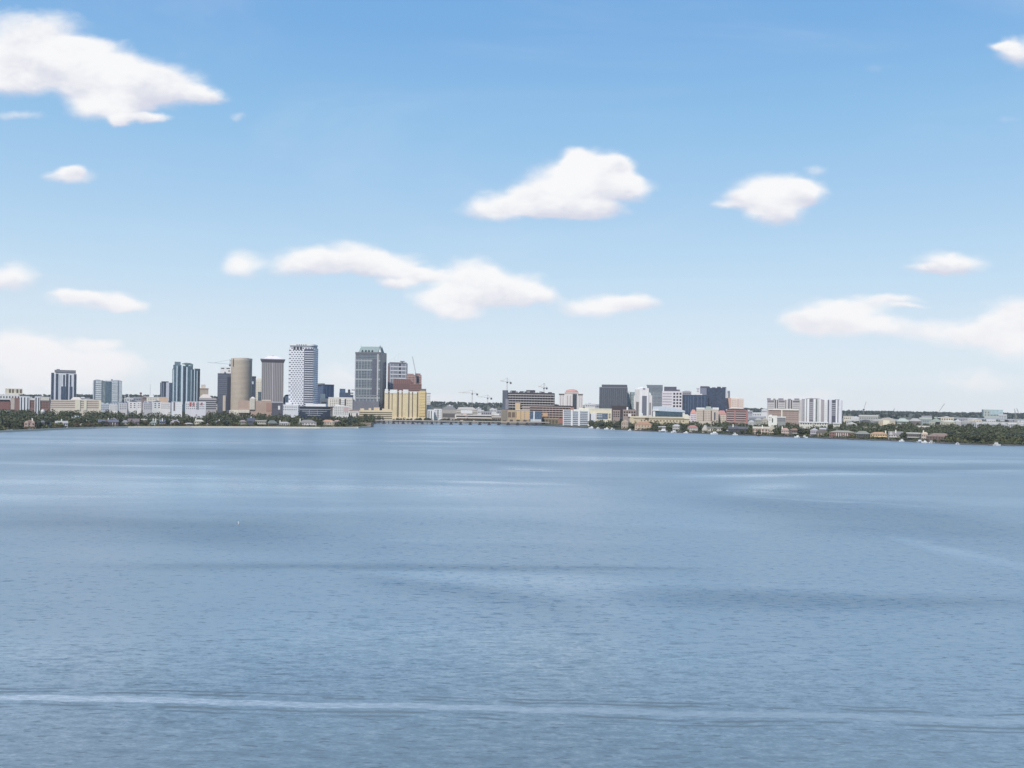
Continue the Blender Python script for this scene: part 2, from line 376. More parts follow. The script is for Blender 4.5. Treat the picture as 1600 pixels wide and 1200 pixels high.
b.front('dark_strip', plain((44,62,80)), 278.6, 280.4, 573, 630, 2.7, -2); b.front('dark_strip', plain((48,64,82)), 287.4, 289.6, 574, 630, 2.3, -1.6); b.front('dark_strip', plain((48,60,76)), 309.4, 312, 577.6, 630, .5)

# --- tan stepped building
b = Bld('stepped_block', 'tan stepped office block with terraced roofs beside the teal glass tower', 'building', 311, 325.5, 606.5, 2500, plain((206,190,170)), dr=.7, mark='the tan stepped block')
b.top('penthouse', plain((222,212,194)), 314, 321, 601, 606.5); b.wins('window', plain((170,150,130)), 312, 325, 4, 608, 617, 3, .7, .35)
b.over('cornice', plain((170,152,136)), 606.8, 608, .7)
b = Bld('parking_garage', 'grey tiered parking garage with stepped roof below the tan stepped block', 'garage', 311, 338, 622, 2300, plain((182,174,176)), dr=.5, mark='the grey tiered garage')
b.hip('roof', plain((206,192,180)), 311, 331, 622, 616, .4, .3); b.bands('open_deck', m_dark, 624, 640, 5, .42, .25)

# --- dark tower with white crown under construction
b = Bld('office_tower', 'slim dark grey tower topped by a white construction box, left of the round tan tower', 'high-rise', 339.8, 362, 583.5, 2420, facade((98,104,122),(70,78,98),2.2,3.3,.6,.6), dr=.8, mark='the slim dark grey tower')
b.top('white_crown', m_whitebright, 343.4, 362, 573.4, 583.6, .05, .8); 
for a, c, y in ((345,350,575.2),(353.4,358.6,575.2),(356,359,579)): b.raw('crown_opening', m_black, b.lx(a), b.lx(c), -b.D/2+b.D*.05-.2, -b.D/2+b.D*.05+.3, b.lz(y+1.4), b.lz(y))
b.front('dark_bay', plain((56,62,84)), 355, 361.8, 589, 640, .6); b.front('beige_shaft', plain((206,190,172)), 348.4, 352.6, 618, 642, 3.0)
b.front('sign_box', m_black, 350.2, 351.8, 581, 584.4, .5)
b.bands('storey_band', plain((112,118,134)), 586, 616, 10, .25, .2, 340.4, 354.6)

# --- round tan tower
d = 2410; xm = 377.2; p = at(xm, 600, d); g = ground(xm, d); rad = 15.9*d/F; cz = lambda y: at(xm, y, d).z-g
r = thing('round_tower', 'tall round tan tower with a fine grid of square windows', 'high-rise', (p.x, d, g)); LANDMARKS.append((xm, d, 'the round tan tower'))
MB().lathe([(rad,-2),(rad,cz(561.4)),(rad*.97,cz(561.4)+.1),(rad*.97,cz(560.6))],48).build('shaft', facade((206,190,168),(120,100,84),2.1,3.1,.56,.5,.3,.3,cyl=rad), r, smooth=False)
MB().lathe([(rad*1.01,cz(564)),(rad*1.02,cz(560.2))],48).build('roof_band', plain((208,194,176)), r)
th = math.radians(-90-34); MB().box(-1.3,1.3,-.6,.6,cz(573.5),cz(561)).build('dark_slot', plain((92,62,50)), r, (rad*math.cos(th), rad*math.sin(th), 0)).rotation_euler = (0,0,th+math.pi/2)
MB().lathe([(rad*.7,cz(560.2)),(rad*.7,cz(559.4))],24).build('roof_plant', plain((200,190,180)), r)
MB().lathe([(rad*1.12,-1),(rad*1.12,cz(641))],32).build('podium', plain((226,218,200)), r)

# --- behind the round tower
b = Bld('office_tower', 'dark glass slab peeking out between the round tan tower and the fluted grey tower', 'high-rise', 390, 399.4, 590, 2600, glassmat((58,72,92)), dr=1.2)
b.front('white_recess', plain((204,208,214)), 391, 396, 596, 600.4, .3); b.over('roof_cap', m_dark, 588, 590.5, .4)
b = Bld('flat_block', 'plain pale yellow slab standing behind the fluted grey tower', 'building', 398, 412, 593, 2650, plain((232,222,200)), dr=.6)
b.top('roof_plant', m_cream, 401, 407, 591, 593); b.wins('window', plain((206,190,166)), 399, 408, 3, 596, 626, 8, .4, .4)
b = Bld('grid_block', 'low tan cube block with a checkered grid of deep square windows beside the round tower', 'building', 373, 424.5, 626, 2280, facade((208,176,156),(130,98,82),2.3,2.5,.52,.5,.4,.3), dr=.4, mark='the tan checkered block')
b.front('cream_cube', facade((228,216,198),(150,140,130),2.3,2.5,.5,.5,.4,.3), 390, 398, 622.5, 640, 2.5); b.hip('roof', plain((216,208,200)), 391, 398.6, 622.6, 620, .6, .4, f1=.5); b.top('parapet', plain((228,210,190)), 409, 423, 624.5, 626, .0, .8)
b.front('brick_panel', plain((184,140,124)), 416, 424.4, 629, 642, .6); b.front('cream_base', plain((224,212,190)), 373, 390, 640.5, 645, 4)

# --- fluted purple grey tower
b = Bld('office_tower', 'purple-grey ribbed tower with flaring dark cornice and low white pyramid roof', 'high-rise', 408.6, 442.8, 567, 2350, plain((130,127,130)), dr=.9, mark='the ribbed grey tower')
x0, x1 = -b.W/2, b.W/2
for i in range(13):
    px = 409.4 + i*2.72
    b.front('fluted_rib', plain((172,167,168)) if i != 6 else plain((206,198,204)), px-.55, px+.55, 567.2, 640, .7)
MB().frustum((x0-.3,x1+.3,-b.D/2-.3,b.D/2+.3),(x0-3.2,x1+3.2,-b.D/2-3.2,b.D/2+3.2), b.lz(567), b.lz(562.6)).build('cornice', plain((108,104,114)), b.root)
MB().box(x0-3.4,x1+3.4,-b.D/2-3.4,b.D/2+3.4,b.lz(562.6)+.02,b.lz(561.4)).build('cornice_band', plain((150,148,156)), b.root)
MB().frustum((x0+2,x1-2,-b.D/2+2,b.D/2-2),(x0+16,x1-16,-b.D/2+16,b.D/2-16), b.lz(561.4)+.05, b.lz(556.6)).build('pyramid_roof', plain((232,224,224)), b.root)
MB().box(-3,3,-3,3,b.lz(557.4),b.lz(555.6)).build('lantern', plain((190,180,182)), b.root)
b = Bld('arched_block', 'cream block wrapped by a dark round arch between the ribbed and the white lattice tower', 'building', 443, 452.8, 622, 2450, plain((222,216,206)), dr=.9)
b.barrel('arched_roof', plain((70,74,88)), 443.4, 452.4, 622, 616.4, .2, e0=12); b.front('white_front', plain((232,226,214)), 445, 451, 619, 634, 1.2); b.wins('window', plain((186,176,160)), 445.6, 450.6, 3, 621, 632, 4, .4, .4)
b = Bld('flat_block', 'dark grey flat building with white doorway below the ribbed grey tower', 'building', 424.8, 441.6, 629, 2250, plain((92,90,104)), dr=.6)
b.over('roof', plain((196,196,204)), 627.8, 629.2, .5); b.front('doorway', m_white, 434.5, 437.6, 634, 640, .3); b.wins('window', m_black, 426, 434, 4, 631, 638, 2, .6, .3)
b = Bld('flat_block', 'low white rooftops between the ribbed grey tower and the dark curved office', 'building', 441, 466, 632, 2260, plain((222,222,224)), dr=.5)
b.top('roof_plant', m_whitebright, 446, 456, 629, 632); b.wins('window', m_pane, 442, 464, 8, 634, 642, 2, .4, .4)
# --- white lattice tower with rounded corners
d = 2290; xm = 474; p = at(xm, 590, d); g = ground(xm, d); k = d/F; cz = lambda y: at(xm, y, d).z-g
r = thing('lattice_tower', 'tallest white tower with a checkered lattice facade, rounded corners and open white crown', 'high-rise', (p.x, d, g)); LANDMARKS.append((xm, d, 'the white lattice tower'))
hw = 20.4*k; hd = 17*k; rc = 6.5*k
def rrect(hw, hd, rc, n=6):
    P = []
    for cx, cy, a0 in ((hw-rc, hd-rc, 0), (-hw+rc, hd-rc, 90), (-hw+rc, -hd+rc, 180), (hw-rc, -hd+rc, 270)):
        for i in range(n+1):
            a = math.radians(a0+90*i/n); P.append((cx+rc*math.cos(a), cy+rc*math.sin(a)))
    return P
MB().plan(rrect(hw, hd, rc), -2, cz(544)).build('tower_body', facade((226,226,232),(72,78,100),6.6,4.8,.52,.48,.2,.35,stag=.5), r)
MB().plan(rrect(hw*.93, hd*.93, rc), cz(544)+.02, cz(541)).build('crown_core', plain((150,154,166)), r)
MB().plan(rrect(hw*.97, hd*.97, rc), cz(541)+.02, cz(538.8)).build('crown_ring', m_whitebright, r)
for x in (463.5, 468.5, 473.4): MB().box((x-xm-1.7)*k, (x-xm+1.7)*k, -hd-.5, -hd+.3, cz(547.6), cz(542.8)).build('crown_opening', plain((58,62,78)), r)
for i in range(5): MB().box((466.4+i*3.4-xm)*k, (468+i*3.4-xm)*k, -hd*.97-.2, -hd*.97+.3, cz(540.6), cz(539.2)).build('crown_window', m_dark, r)
me = MB().plan(rrect(8.3*k, hd*.5, 3.2*k), 0, 1.5).mesh('balcony', plain((226,228,238)))
for i in range(25): link('balcony', me, r, ((486.4-xm)*k, -hd*.5-1.3, cz(634)+i*(cz(547)-cz(634))/25))
MB().box((478.6-xm)*k, (493-xm)*k, -hd-.35, -hd+.3, -1, cz(546)).build('balcony_recess', plain((84,88,112)), r)
# --- dark blue boxes behind
b = Bld('office_block', 'two-tone dark blue glass box right of the white lattice tower', 'building', 493, 521.6, 601.6, 2750, glassmat((64,88,128)), rz=35, dr=1., mark='the dark blue glass box')
b.over('roof', plain((74,84,106)), 600.8, 601.8, .4); b.top('roof_plant', m_grey, 503, 509, 599.2, 601)
b.strips('pale_fin', plain((98,122,158)), [(510,510.6),(515,515.6)], 603, 620)
b = Bld('office_block', 'small dark blue office box with a lower dark annex behind the cream apartments', 'building', 530, 552, 613.5, 2750, glassmat((62,80,112)), dr=.6)
b.top('upper_storeys', glassmat((72,96,134)), 530.4, 539.4, 607.6, 613.5, .1, .8); b.top('roof_plant', m_dark, 543.4, 547, 608.5, 613.6); b.front('white_sign_band', m_whitebright, 547.4, 552, 615, 617, .3)
b.top('roof_crane_stub', m_grey, 549, 555, 608.4, 610, .3, .4)

# --- cream stepped complex
b = Bld('flat_block', 'cream blank-walled stair tower block left of the cream apartment slab', 'building', 500, 514, 622.5, 2330, plain((232,222,208)), dr=.8)
b.top('stair_tower', plain((236,228,214)), 500.4, 508, 615.6, 622.6, .1, .7); b.front('dark_recess', plain((150,140,132)), 502, 510, 628, 631, .2)
b = Bld('apartment_block', 'cream apartment slab with rows of dark windows and balconies left of the big green-roofed tower', 'building', 513.4, 550.6, 621.8, 2310, plain((228,220,206)), dr=.4, mark='the cream apartment slab')
for a, c in ((530,532.4),(538.4,540.8)): b.front('window_slot', plain((96,84,76)), a, c, 623.5, 645, .25)
b.wins('window', plain((126,110,100)), 515, 529.6, 5, 624, 642, 7, .5, .45); b.wins('window', plain((140,122,112)), 541.4, 549.6, 3, 624, 642, 7, .55, .45)
b.bands('balcony', m_white, 624, 644, 7, .3, 1.1, 532.6, 538.2); b.over('roof', plain((238,232,222)), 620.8, 622, .4)
b = Bld('apartment_block', 'lower white apartment wing with dotted windows in front of the cream apartment slab', 'building', 520.5, 545, 634, 2200, plain((224,220,214)), dr=.4)
b.wins('window', plain((110,104,104)), 522, 544, 8, 635, 648, 5, .45, .45); b.front('pink_panel', plain((206,176,172)), 536.6, 544.6, 636, 643, .2); b.top('roof_plant', m_white, 524, 532, 632.6, 634)
b = Bld('colonnade_hall', 'white hall with tall dark arcade openings in front of the green-roofed tower', 'building', 533, 561, 643.6, 2240, plain((228,218,208)), dr=.4, mark='the white arcade hall')
for a, c in ((534.6,536.6),(539,540) ,(544.6,547),(548.6,549.6),(556.6,559)): b.front('arcade_opening', m_black, a, c, 645.6, 651, .2)
b.over('roof', plain((236,226,218)), 642.8, 644.2, .7); b.top('roof_plant', plain((150,132,124)), 546, 561, 640, 643, .3, .9)

# --- dark curved modern office
d = 2090; xm = 493; p = at(xm, 640, d); g = ground(xm, d); k = d/F; cz = lambda y: at(xm, y, d).z-g
r = thing('office_block', 'low dark glass office with curved stacked floors and a flat white roof pavilion', 'building', (p.x, d, g)); LANDMARKS.append((xm, d, 'the dark curved office'))
def lens(hw, yb, bow, n=14):
    P = [(-hw+2*hw*i/n, -bow*(1-(2*i/n-1)**2)-6) for i in range(n+1)]
    return P + [(hw, yb), (-hw, yb)]
MB().plan(lens(24*k, 22, 12), -1, cz(636.4)).build('glass_body', glassmat((44,54,74)), r)
for i, y in enumerate((639.4, 642.2, 645.2, 648.4)): MB().plan(lens((24.8-i*1.3)*k, 22.5, 13), cz(y+.62), cz(y)).build('floor_slab', plain((190,194,206)), r)
MB().plan(lens(26*k, 23, 13.5), cz(636.4)+.02, cz(635)).build('roof_slab', plain((70,74,88)), r)
MB().box(-14.5*k, 17*k, -8, 16, cz(635)+.02, cz(631)).build('roof_pavilion', m_whitebright, r)
MB().box(-7*k, -6.6*k, -18.6, -17, cz(648), cz(641)).box(5.4*k, 5.7*k, -18.6, -17, cz(648), cz(641)).build('mullion', plain((190,194,206)), r)

# --- big tower with green pitched roof
b = Bld('office_tower', 'big grey-green glass tower with a green pitched roof and dark blue shaded side face', 'high-rise', 554.6, 603.6, 551, 2740, facade((128,138,148),(52,68,84),3.2,4.4,.66,.66,.12,.45,hl=((156,162,166),6)), rz=-18, dr=.8, mark='the green-roofed tower')
b.raw('shaded_side_face', glassmat((56,72,100)), b.W/2-.5, b.W/2+.5, -b.D/2+1.2, b.D/2-.6, 30, b.lz(552))  # flank turned from the sun: its shade is put into the darker glass colour
b.front('dark_bay', facade((112,114,130),(60,66,88),2.6,3.7,.62,.62), 581, 588.6, 562, 618, .35)
b.strips('stone_pier', plain((190,186,184)), [(554.9,555.9),(588.8,590.8)], 553, 640, .7)
b.strips('pale_fin', plain((164,172,172)), [(x, x+.5) for x in (560,564.4,568.8,573.2,577.6)], 562, 620, .45)
b.front('cornice', plain((108,110,118)), 555, 591.5, 551.2, 553.8, .9); b.front('base_cornice', plain((140,142,150)), 555, 591.5, 617.4, 619, .8)
b.strips('base_column', plain((150,152,160)), [(x, x+1.2) for x in (556,561.6,567.2,572.8,578.4,584)], 619, 641, 1.0)
b.front('podium', facade((140,140,148),(60,70,96),2.4,3,.6,.6), 553, 593, 627, 648, 3)
x0, x1 = b.lx(557.6), b.lx(592.4); zz0, zz1 = b.lz(551)+.05, b.lz(541.6)
ro = MB().prism([(-b.D*.38, zz0), (b.D*.38, zz0), (0, zz1)], 0, x1-x0-4).build('pitched_roof', plain((138,158,153)), b.root, (x0+1.5, 0, 0)); ro.rotation_euler = (0, 0, -math.pi/2)
MB().prism([(x1-6.5, zz0), (x1+4.5, zz0), (x1-1, zz1+2)], -b.D*.41, -b.D*.36).build('gable_frame', plain((104,126,124)), b.root)
MB().prism([(x1-3.6, zz0+.3), (x1+2, zz0+.3), (x1-.9, zz1-4)], -b.D*.42, -b.D*.41).build('gable_window', m_whitebright, b.root)
for x in (563.4, 568.6, 573.4, 578.6): b.gable('roof_dormer', plain((70,84,92)), x, x+2.6, 551, 547.6, .0, f0=.04, f1=.2)
MB().bar((x0+1, 0, zz0), (x0+1, 0, zz1+4), .6, .3).build('antenna', m_grey, b.root); MB().bar((x1-1, -b.D*.38, zz1), (x1-1, -b.D*.38, zz1+3.5), .7, .3).build('antenna', m_dark, b.root)

# --- yellow parking decks
b = Bld('parking_garage', 'long low yellow parking deck with dark open floors at the river mouth', 'garage', 557, 613.4, 641, 2590, plain((224,206,162)), dr=.35, mark='the low yellow parking deck')
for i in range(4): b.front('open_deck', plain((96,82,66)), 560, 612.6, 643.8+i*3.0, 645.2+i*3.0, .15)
for a, c, y in ((563,569,638.4),(576,580,637.6),(584,593,636.6),(597,603,638.2),(606,612,639)): b.top('stair_head', plain((226,196,158)), a, c, y, 641.2, .1, .5)
b.front('pink_end', plain((206,176,160)), 557.2, 562, 641.4, 652, .5)

# --- gridded hotel tower behind
b = Bld('hotel_tower', 'grey tower with white grid bands and a rooftop truss, between the green-roofed and brown towers', 'high-rise', 605.6, 636.4, 568, 2860, facade((140,146,158),(88,98,114),3,3.5,.6,.6,.15,.3), dr=.7, mark='the white-gridded grey tower')
b.top('roof_screen', plain((110,110,118)), 608, 634.6, 566.6, 568.2, .0, .9)
for y in (572.6, 578.6, 584.4, 590.6): b.front('white_band', plain((216,218,222)), 609, 634.6, y, y+1.6, .5)
for x in (609.4, 613.4, 621.4, 627, 633): b.front('white_mullion', plain((192,196,204)), x, x+.8, 569, 606, .7)
b.front('dark_bay', plain((66,70,86)), 622.6, 626, 569, 588, .4); b.front('brown_edge', plain((132,112,112)), 605.8, 608, 573, 608, .4)
t = MB(); pk = (b.lx(622), 0, b.lz(552.6)); pl, pr = (b.lx(607), 0, b.lz(566.6)), (b.lx(635), 0, b.lz(566.6))
for p_, q_ in ((pl, pk), (pk, pr), ((b.lx(614.5), 0, b.lz(559.6)), (b.lx(618), 0, b.lz(566.6))), ((b.lx(628.5), 0, b.lz(559.6)), (b.lx(624), 0, b.lz(566.6))), (pk, (b.lx(621), 0, b.lz(566.6)))): t.bar(p_, q_, .45)
t.build('truss_lattice', plain((222,226,230)), b.root)
b.top('helipad', plain((120,140,150)), 624.6, 631.6, 564.2, 565.2, .1, .6); b.top('helipad_post', m_grey, 627, 629, 565, 567)

# --- brown towers under construction
b = Bld('concrete_tower', 'pinkish brown unfinished tower with a luffing crane leaning over it', 'high-rise', 635.4, 658.2, 586, 2790, plain((164,128,122)), dr=.7, mark='the unfinished brown tower')
b.bands('floor_slab', plain((188,150,140)), 587, 618, 9, .4, .5); b.top('parapet', plain((176,140,130)), 636, 646, 584.2, 586, .0, .6); b.top('parapet', plain((150,118,112)), 648, 656.6, 583.6, 586, .1, .7)
for x in (639, 644.6, 650.4, 655): b.front('core_wall', plain((126,98,98)), x, x+1.8, 588, 618, .2)
b.top('hoist_rig', m_dark, 650.4, 654, 588, 598, -.08, .0)
b = Bld('brown_block', 'dark red-brown block with sloping shoulder right behind the yellow condominium', 'building', 614, 658.4, 600, 2730, plain((120,84,82)), dr=.5)
MB().prism([(b.lx(614.4), b.lz(600.2)), (b.lx(641), b.lz(600.2)), (b.lx(647), b.lz(600.2)), (b.lx(640), b.lz(593)), (b.lx(615), b.lz(592))], -b.D*.3, b.D*.4).build('upper_storeys', plain((126,88,84)), b.root)
for i in range(9): b.raw('vertical_rib', plain((146,106,100)), b.lx(616+i*3), b.lx(616.9+i*3), -b.D*.3-.4, -b.D*.3+.2, b.lz(600), b.lz(593.4))
for i in range(4): b.front('floor_slab', plain((150,110,102)), 640, 658, 600.4+i*2.6, 601.4+i*2.6, .5)

# --- yellow condo
b = Bld('condo_block', 'tall yellow condominium with white scalloped top and dark vertical window slots', 'high-rise', 601, 666.4, 611.4, 2660, facade((234,214,170),(196,166,118),3.2,3.1,.45,.42,.4,.25), dr=.28, mark='the yellow condominium')
for a, c in ((606.6,609),(612,613.6),(620.6,623.4),(627.4,629.2),(638,640),(643.6,645.4),(651.4,653.6),(664.8,666.2)): b.front('window_slot', plain((112,92,78)), a+.25, c-.25, 612.6, 653, .35)
for a, c, y in ((601.4,606.4,608.4),(609.2,620.4,609.2),(623.6,627.2,609.8),(629.4,637.8,608.8),(645.6,651.2,612),(640.2,643.4,612.6)): b.top('scalloped_parapet', plain((244,240,226)), a, c, y, 615, -.04, .7)
for a, c in ((614,620),(629.4,637.6),(645.6,651)): b.front('yellow_bay', facade((234,212,160),(204,174,118),2.6,3.1,.5,.4,.4,.25), a, c, 616, 652, 1.6)
b.front('golden_bay', facade((232,202,134),(200,164,96),2.6,3.1,.5,.4,.4,.2), 654.6, 664.4, 610.4, 650, 2.2); b.top('bay_roof', plain((110,110,116)), 656.6, 665.6, 607.2, 611, .0, .6)
for i in range(8): b.front('balcony', plain((236,206,140)), 655.4, 663.8, 613+i*4.4, 614.2+i*4.4, 3.0)
b.front('podium', plain((234,212,170)), 602, 665, 652, 658, 4); b.top('roof_plant', plain((150,146,140)), 602.6, 605.4, 607.8, 609)
b = Bld('flat_block', 'narrow white block with pale window strips right beside the yellow condominium', 'building', 666.6, 672.6, 615, 2720, m_white, dr=1.5)
b.wins('window', plain((150,160,172)), 667, 672.2, 3, 618, 640, 8, .6, .5); b.over('roof', m_grey, 614, 615.2, .4)

# --- white hotel + convention hall
b = Bld('flat_block', 'small white block with dark slots at the foot of the yellow condominium', 'building', 668, 678, 640, 2620, m_white, dr=.7)
for a, c in ((669.6,671),(673.4,674.6)): b.front('window_slot', m_black, a, c, 641.6, 655, .2)
b = Bld('arched_block', 'white apartment block with dark arched roofs beside the grey convention hall', 'building', 677.6, 690, 638.6, 2640, plain((226,224,222)), dr=.6, mark='the white arched-roof block')
b.barrel('arched_roof', plain((104,104,110)), 676.6, 691.4, 638.6, 635.6, .2); b.wins('window', plain((130,128,132)), 679, 689, 4, 640, 653, 5, .4, .5); b.front('window_slot', plain((110,112,124)), 683.6, 685, 640, 655, .25)
b = Bld('convention_hall', 'wide low grey convention hall with layered pale roofs behind the causeway bridge', 'building', 690, 746, 640, 2760, plain((176,168,160)), dr=.5, mark='the grey convention hall')
b.barrel('vault_roof', plain((150,150,152)), 691, 712, 640, 635.4, .4); b.hip('roof', plain((190,182,168)), 713, 745, 640, 636, .5, .2); b.front('terrace_band', plain((206,196,178)), 713, 745, 642.6, 644, 1.0); b.front('glass_band', plain((104,100,98)), 692, 712, 646, 652, .3); b.front('white_terrace', plain((236,232,228)), 720, 738, 640.8, 646, 2)
b.wins('window', plain((120,112,106)), 714, 744, 12, 646, 655, 2, .5, .4)
b = Bld('parking_garage', 'pale two-tier parking structure with dark decks behind the middle of the bridge', 'garage', 711, 768.6, 648, 2640, plain((222,208,190)), dr=.3, mark='the pale two-tier garage')
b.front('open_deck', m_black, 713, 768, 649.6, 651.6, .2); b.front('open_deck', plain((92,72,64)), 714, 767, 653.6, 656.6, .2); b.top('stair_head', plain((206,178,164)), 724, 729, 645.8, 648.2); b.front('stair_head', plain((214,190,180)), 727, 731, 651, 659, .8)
b = Bld('low_building', 'low brown building with white trims just west of the unfinished concrete hotel', 'building', 768, 788, 649, 2620, plain((150,134,124)), dr=.5)
b.front('white_band', plain((222,216,210)), 768.4, 787, 650.6, 652, .3); b.wins('window', m_black, 769, 786, 6, 653, 657, 1, .6, .6); b.top('roof_plant', m_white, 772, 780, 646.5, 649)

# --- unfinished concrete hotel
b = Bld('unfinished_building', 'unfinished dark concrete frame building with open floors and rooftop formwork', 'building', 785.6, 866.4, 615, 2640, plain((38,36,44)), dr=.25, mark='the unfinished concrete frame')
b.raw('west_wall', plain((92,98,114)), b.lx(785.2), b.lx(793.5), -b.D/2-1.5, b.D/2+1, -1, b.lz(610.4)); b.front('lift_shaft', plain((140,138,150)), 790, 795, 624, 640, 3)
for i in range(6): b.front('floor_slab', plain((204,196,192)), 794, 866, 616.4+i*3.9, 617.4+i*3.9, 2)
cm = MB().box(-.6,.6,-1.4,.3,0,b.lz(616.2)-b.lz(640)).mesh('column', plain((128,122,128)))
for i in range(17): link('column', cm, b.root, (b.lx(797+i*4.2), -b.D/2, b.lz(640)))
for i in range(12):
    if i != 4: b.top('formwork', plain((84,82,92)) if i % 2 else plain((150,146,148)), 796.5+i*4.6+R.uniform(-.6,.6), 799.6+i*4.6+R.uniform(-.4,.8), 613.4-R.uniform(0,2.4), 615.1, .0, .5)
for i, (a, c, y) in enumerate(((798,806,610.6),(812,818,611.4),(822,836,609.6),(843,848,611.8),(856,862,612.4))): b.top('stair_core', plain((96,92,98) if i % 2 else (70,68,78)), a, c, y, 615.2, .2, .7)
b.front('top_beam', plain((64,62,74)), 794, 866, 613.8, 616, 1.2)
b.front('yellow_core', plain((222,188,142)), 805.4, 813, 630, 641, 8)
b = Bld('unfinished_building', 'tan clad lower podium of the unfinished hotel with orange sheathing panels', 'building', 783, 830, 640.6, 2570, plain((186,162,130)), dr=.4, mark='the tan podium')
for i in range(3): b.front('dark_opening', plain((120,96,78)), 794+i*6, 798.6+i*6, 644, 652, .3)
for a, c in ((807,813),(814.6,818.6),(821,828.6)): b.front('sheathing_panel', plain((222,184,130)), a, c, 642, 656, .6)
b.front('scaffold', plain((140,128,112)), 783.4, 793, 641, 657, .7); b.top('white_ledge', plain((224,214,206)), 806, 828, 639.8, 640.8, -.02, .5)
for i in range(4): b.front('ground_opening', plain((90,78,72)), 786+i*10.6, 791+i*10.6, 655.6, 659.6, .6)
b = Bld('unfinished_building', 'reddish brown parking frame with stacked open floors and a brick end pier', 'building', 828, 897, 634, 2530, plain((62,48,47)), dr=.3, mark='the reddish parking frame')
for i in range(6): b.front('floor_slab', plain((208,184,172)), 816, 892, 635.6+i*3.5, 636.6+i*3.5, 1.4)
b.front('brick_pier', plain((182,130,114)), 891, 896.6, 636, 662, 2.2); b.front('dark_opening', m_black, 860, 892, 633.4, 636, .2) 
for i in range(9): b.front('column', plain((150,112,102)), 848+i*5, 849+i*5, 637, 657, 1.0)
b.front('sheathing_panel', plain((212,166,120)), 848, 856, 645, 651, 1.7); b.front('brown_base', plain((136,122,92)), 841, 880, 653.6, 664, 4); b.front('brick_base', plain((170,104,92)), 873, 880, 653, 661, 4.6)
for i in range(7): b.front('base_opening', plain((96,84,66)), 843+i*5, 846.4+i*5, 656, 662, 4.3)
b = Bld('glass_pavilion', 'dark blue glass pavilion with a white pillar in front of the reddish parking frame', 'building', 828.4, 846.6, 643.6, 2490, glassmat((70,96,124)), dr=.6)
b.front('white_pillar', plain((216,222,230)), 833.4, 835.6, 642.6, 658, .8); b.over('roof', plain((90,104,120)), 642.8, 643.8, .5); b.front('pale_base', plain((196,200,200)), 829, 846, 655, 660, .6)

# --- white condo with red dome
b = Bld('condo_tower', 'white condominium with red domed roof and a dark glass centre strip', 'high-rise', 873.4, 910.4, 616.4, 2640, plain((226,220,216)), dr=.6, mark='the red-domed condominium')
b.raw('drum_storeys', plain((224,214,208)), b.lx(883), b.lx(903), -b.D/2-1.5, b.D*.2, -1, b.lz(612.4))
b.raw('drum_cornice', plain((214,190,182)), b.lx(882.4), b.lx(903.8), -b.D/2-2.2, b.D*.25, b.lz(614.6), b.lz(612.4))
MB().lathe([(9.8*b.mpp,b.lz(612.4)+.02),(9.6*b.mpp,b.lz(611.4)),(7.6*b.mpp,b.lz(609.4)),(4*b.mpp,b.lz(608.4)),(.2,b.lz(608))],28,cy=-b.D*.15,cx=b.lx(893),sy=.8).build('domed_roof', plain((204,150,136)), b.root)
b.front('glass_strip', glassmat((58,66,82)), 894.6, 901, 615.6, 640, 1.9)
for a, c in ((873.2,881.6),(903.2,910.6)): b.top('roof_cap', plain((120,110,106)), a, c, 615.4, 617, -.03, .8)
for a in (875.6, 879.2, 886, 890.4, 905.4, 908.4): b.front('window_strip', plain((176,160,158)), a, a+1.0, 618.4, 636, 1.6 if 883 < a < 900 else .2)
b.top('white_finial', m_white, 882, 884, 611.6, 616.6, .0, .2)
b = Bld('apartment_block', 'waterfront white apartment block with dark balcony floors between tall white piers', 'building', 880, 921, 642.6, 2350, plain((130,138,150)), dr=.35, mark='the white-piered waterfront apartments')
for a, c in ((879.8,881),(892.2,895),(903.4,906.4),(918.4,921)): b.front('white_pier', plain((232,228,226)), a, c, 640.4, 665, 1.4)
for i in range(7): b.front('balcony', plain((214,216,222)), 881, 892.2, 645+i*2.9, 646.1+i*2.9, 1.2); b.front('balcony', plain((206,210,218)), 895, 903.4, 645+i*2.9, 646.1+i*2.9, 1.2); b.front('balcony', plain((206,210,218)), 906.4, 918.4, 645+i*2.9, 646.1+i*2.9, 1.2)
b.top('roof', plain((238,232,216)), 896, 920, 639.6, 642.8, .0, .9); b.top('roof', plain((188,192,200)), 881, 893, 641.4, 642.8, .0, .9)
# ================================================================== EAST BANK
b = Bld('office_block', 'low pale yellow office with a blue glazed corner next to the white-piered apartments', 'building', 905, 955.6, 639, 2360, plain((232,218,186)), dr=.4, mark='the pale yellow office')
b.front('white_front', plain((222,222,226)), 920.6, 931.6, 645.4, 662, 1.2); b.front('blue_glass', glassmat((88,108,128)), 932.4, 949.6, 645.6, 654.4, .5)
for y in (647.6, 650.6): b.front('window_band', plain((214,222,228)), 932.4, 941, y, y+.9, .7)
b.over('parapet', plain((236,224,196)), 638.2, 639.4, .4); b.front('dark_slot', plain((110,112,120)), 922.4, 923.4, 647, 660, 1.4)
for i in range(3): b.front('window', m_pane, 951, 954, 646+i*2.8, 647.4+i*2.8, .2)

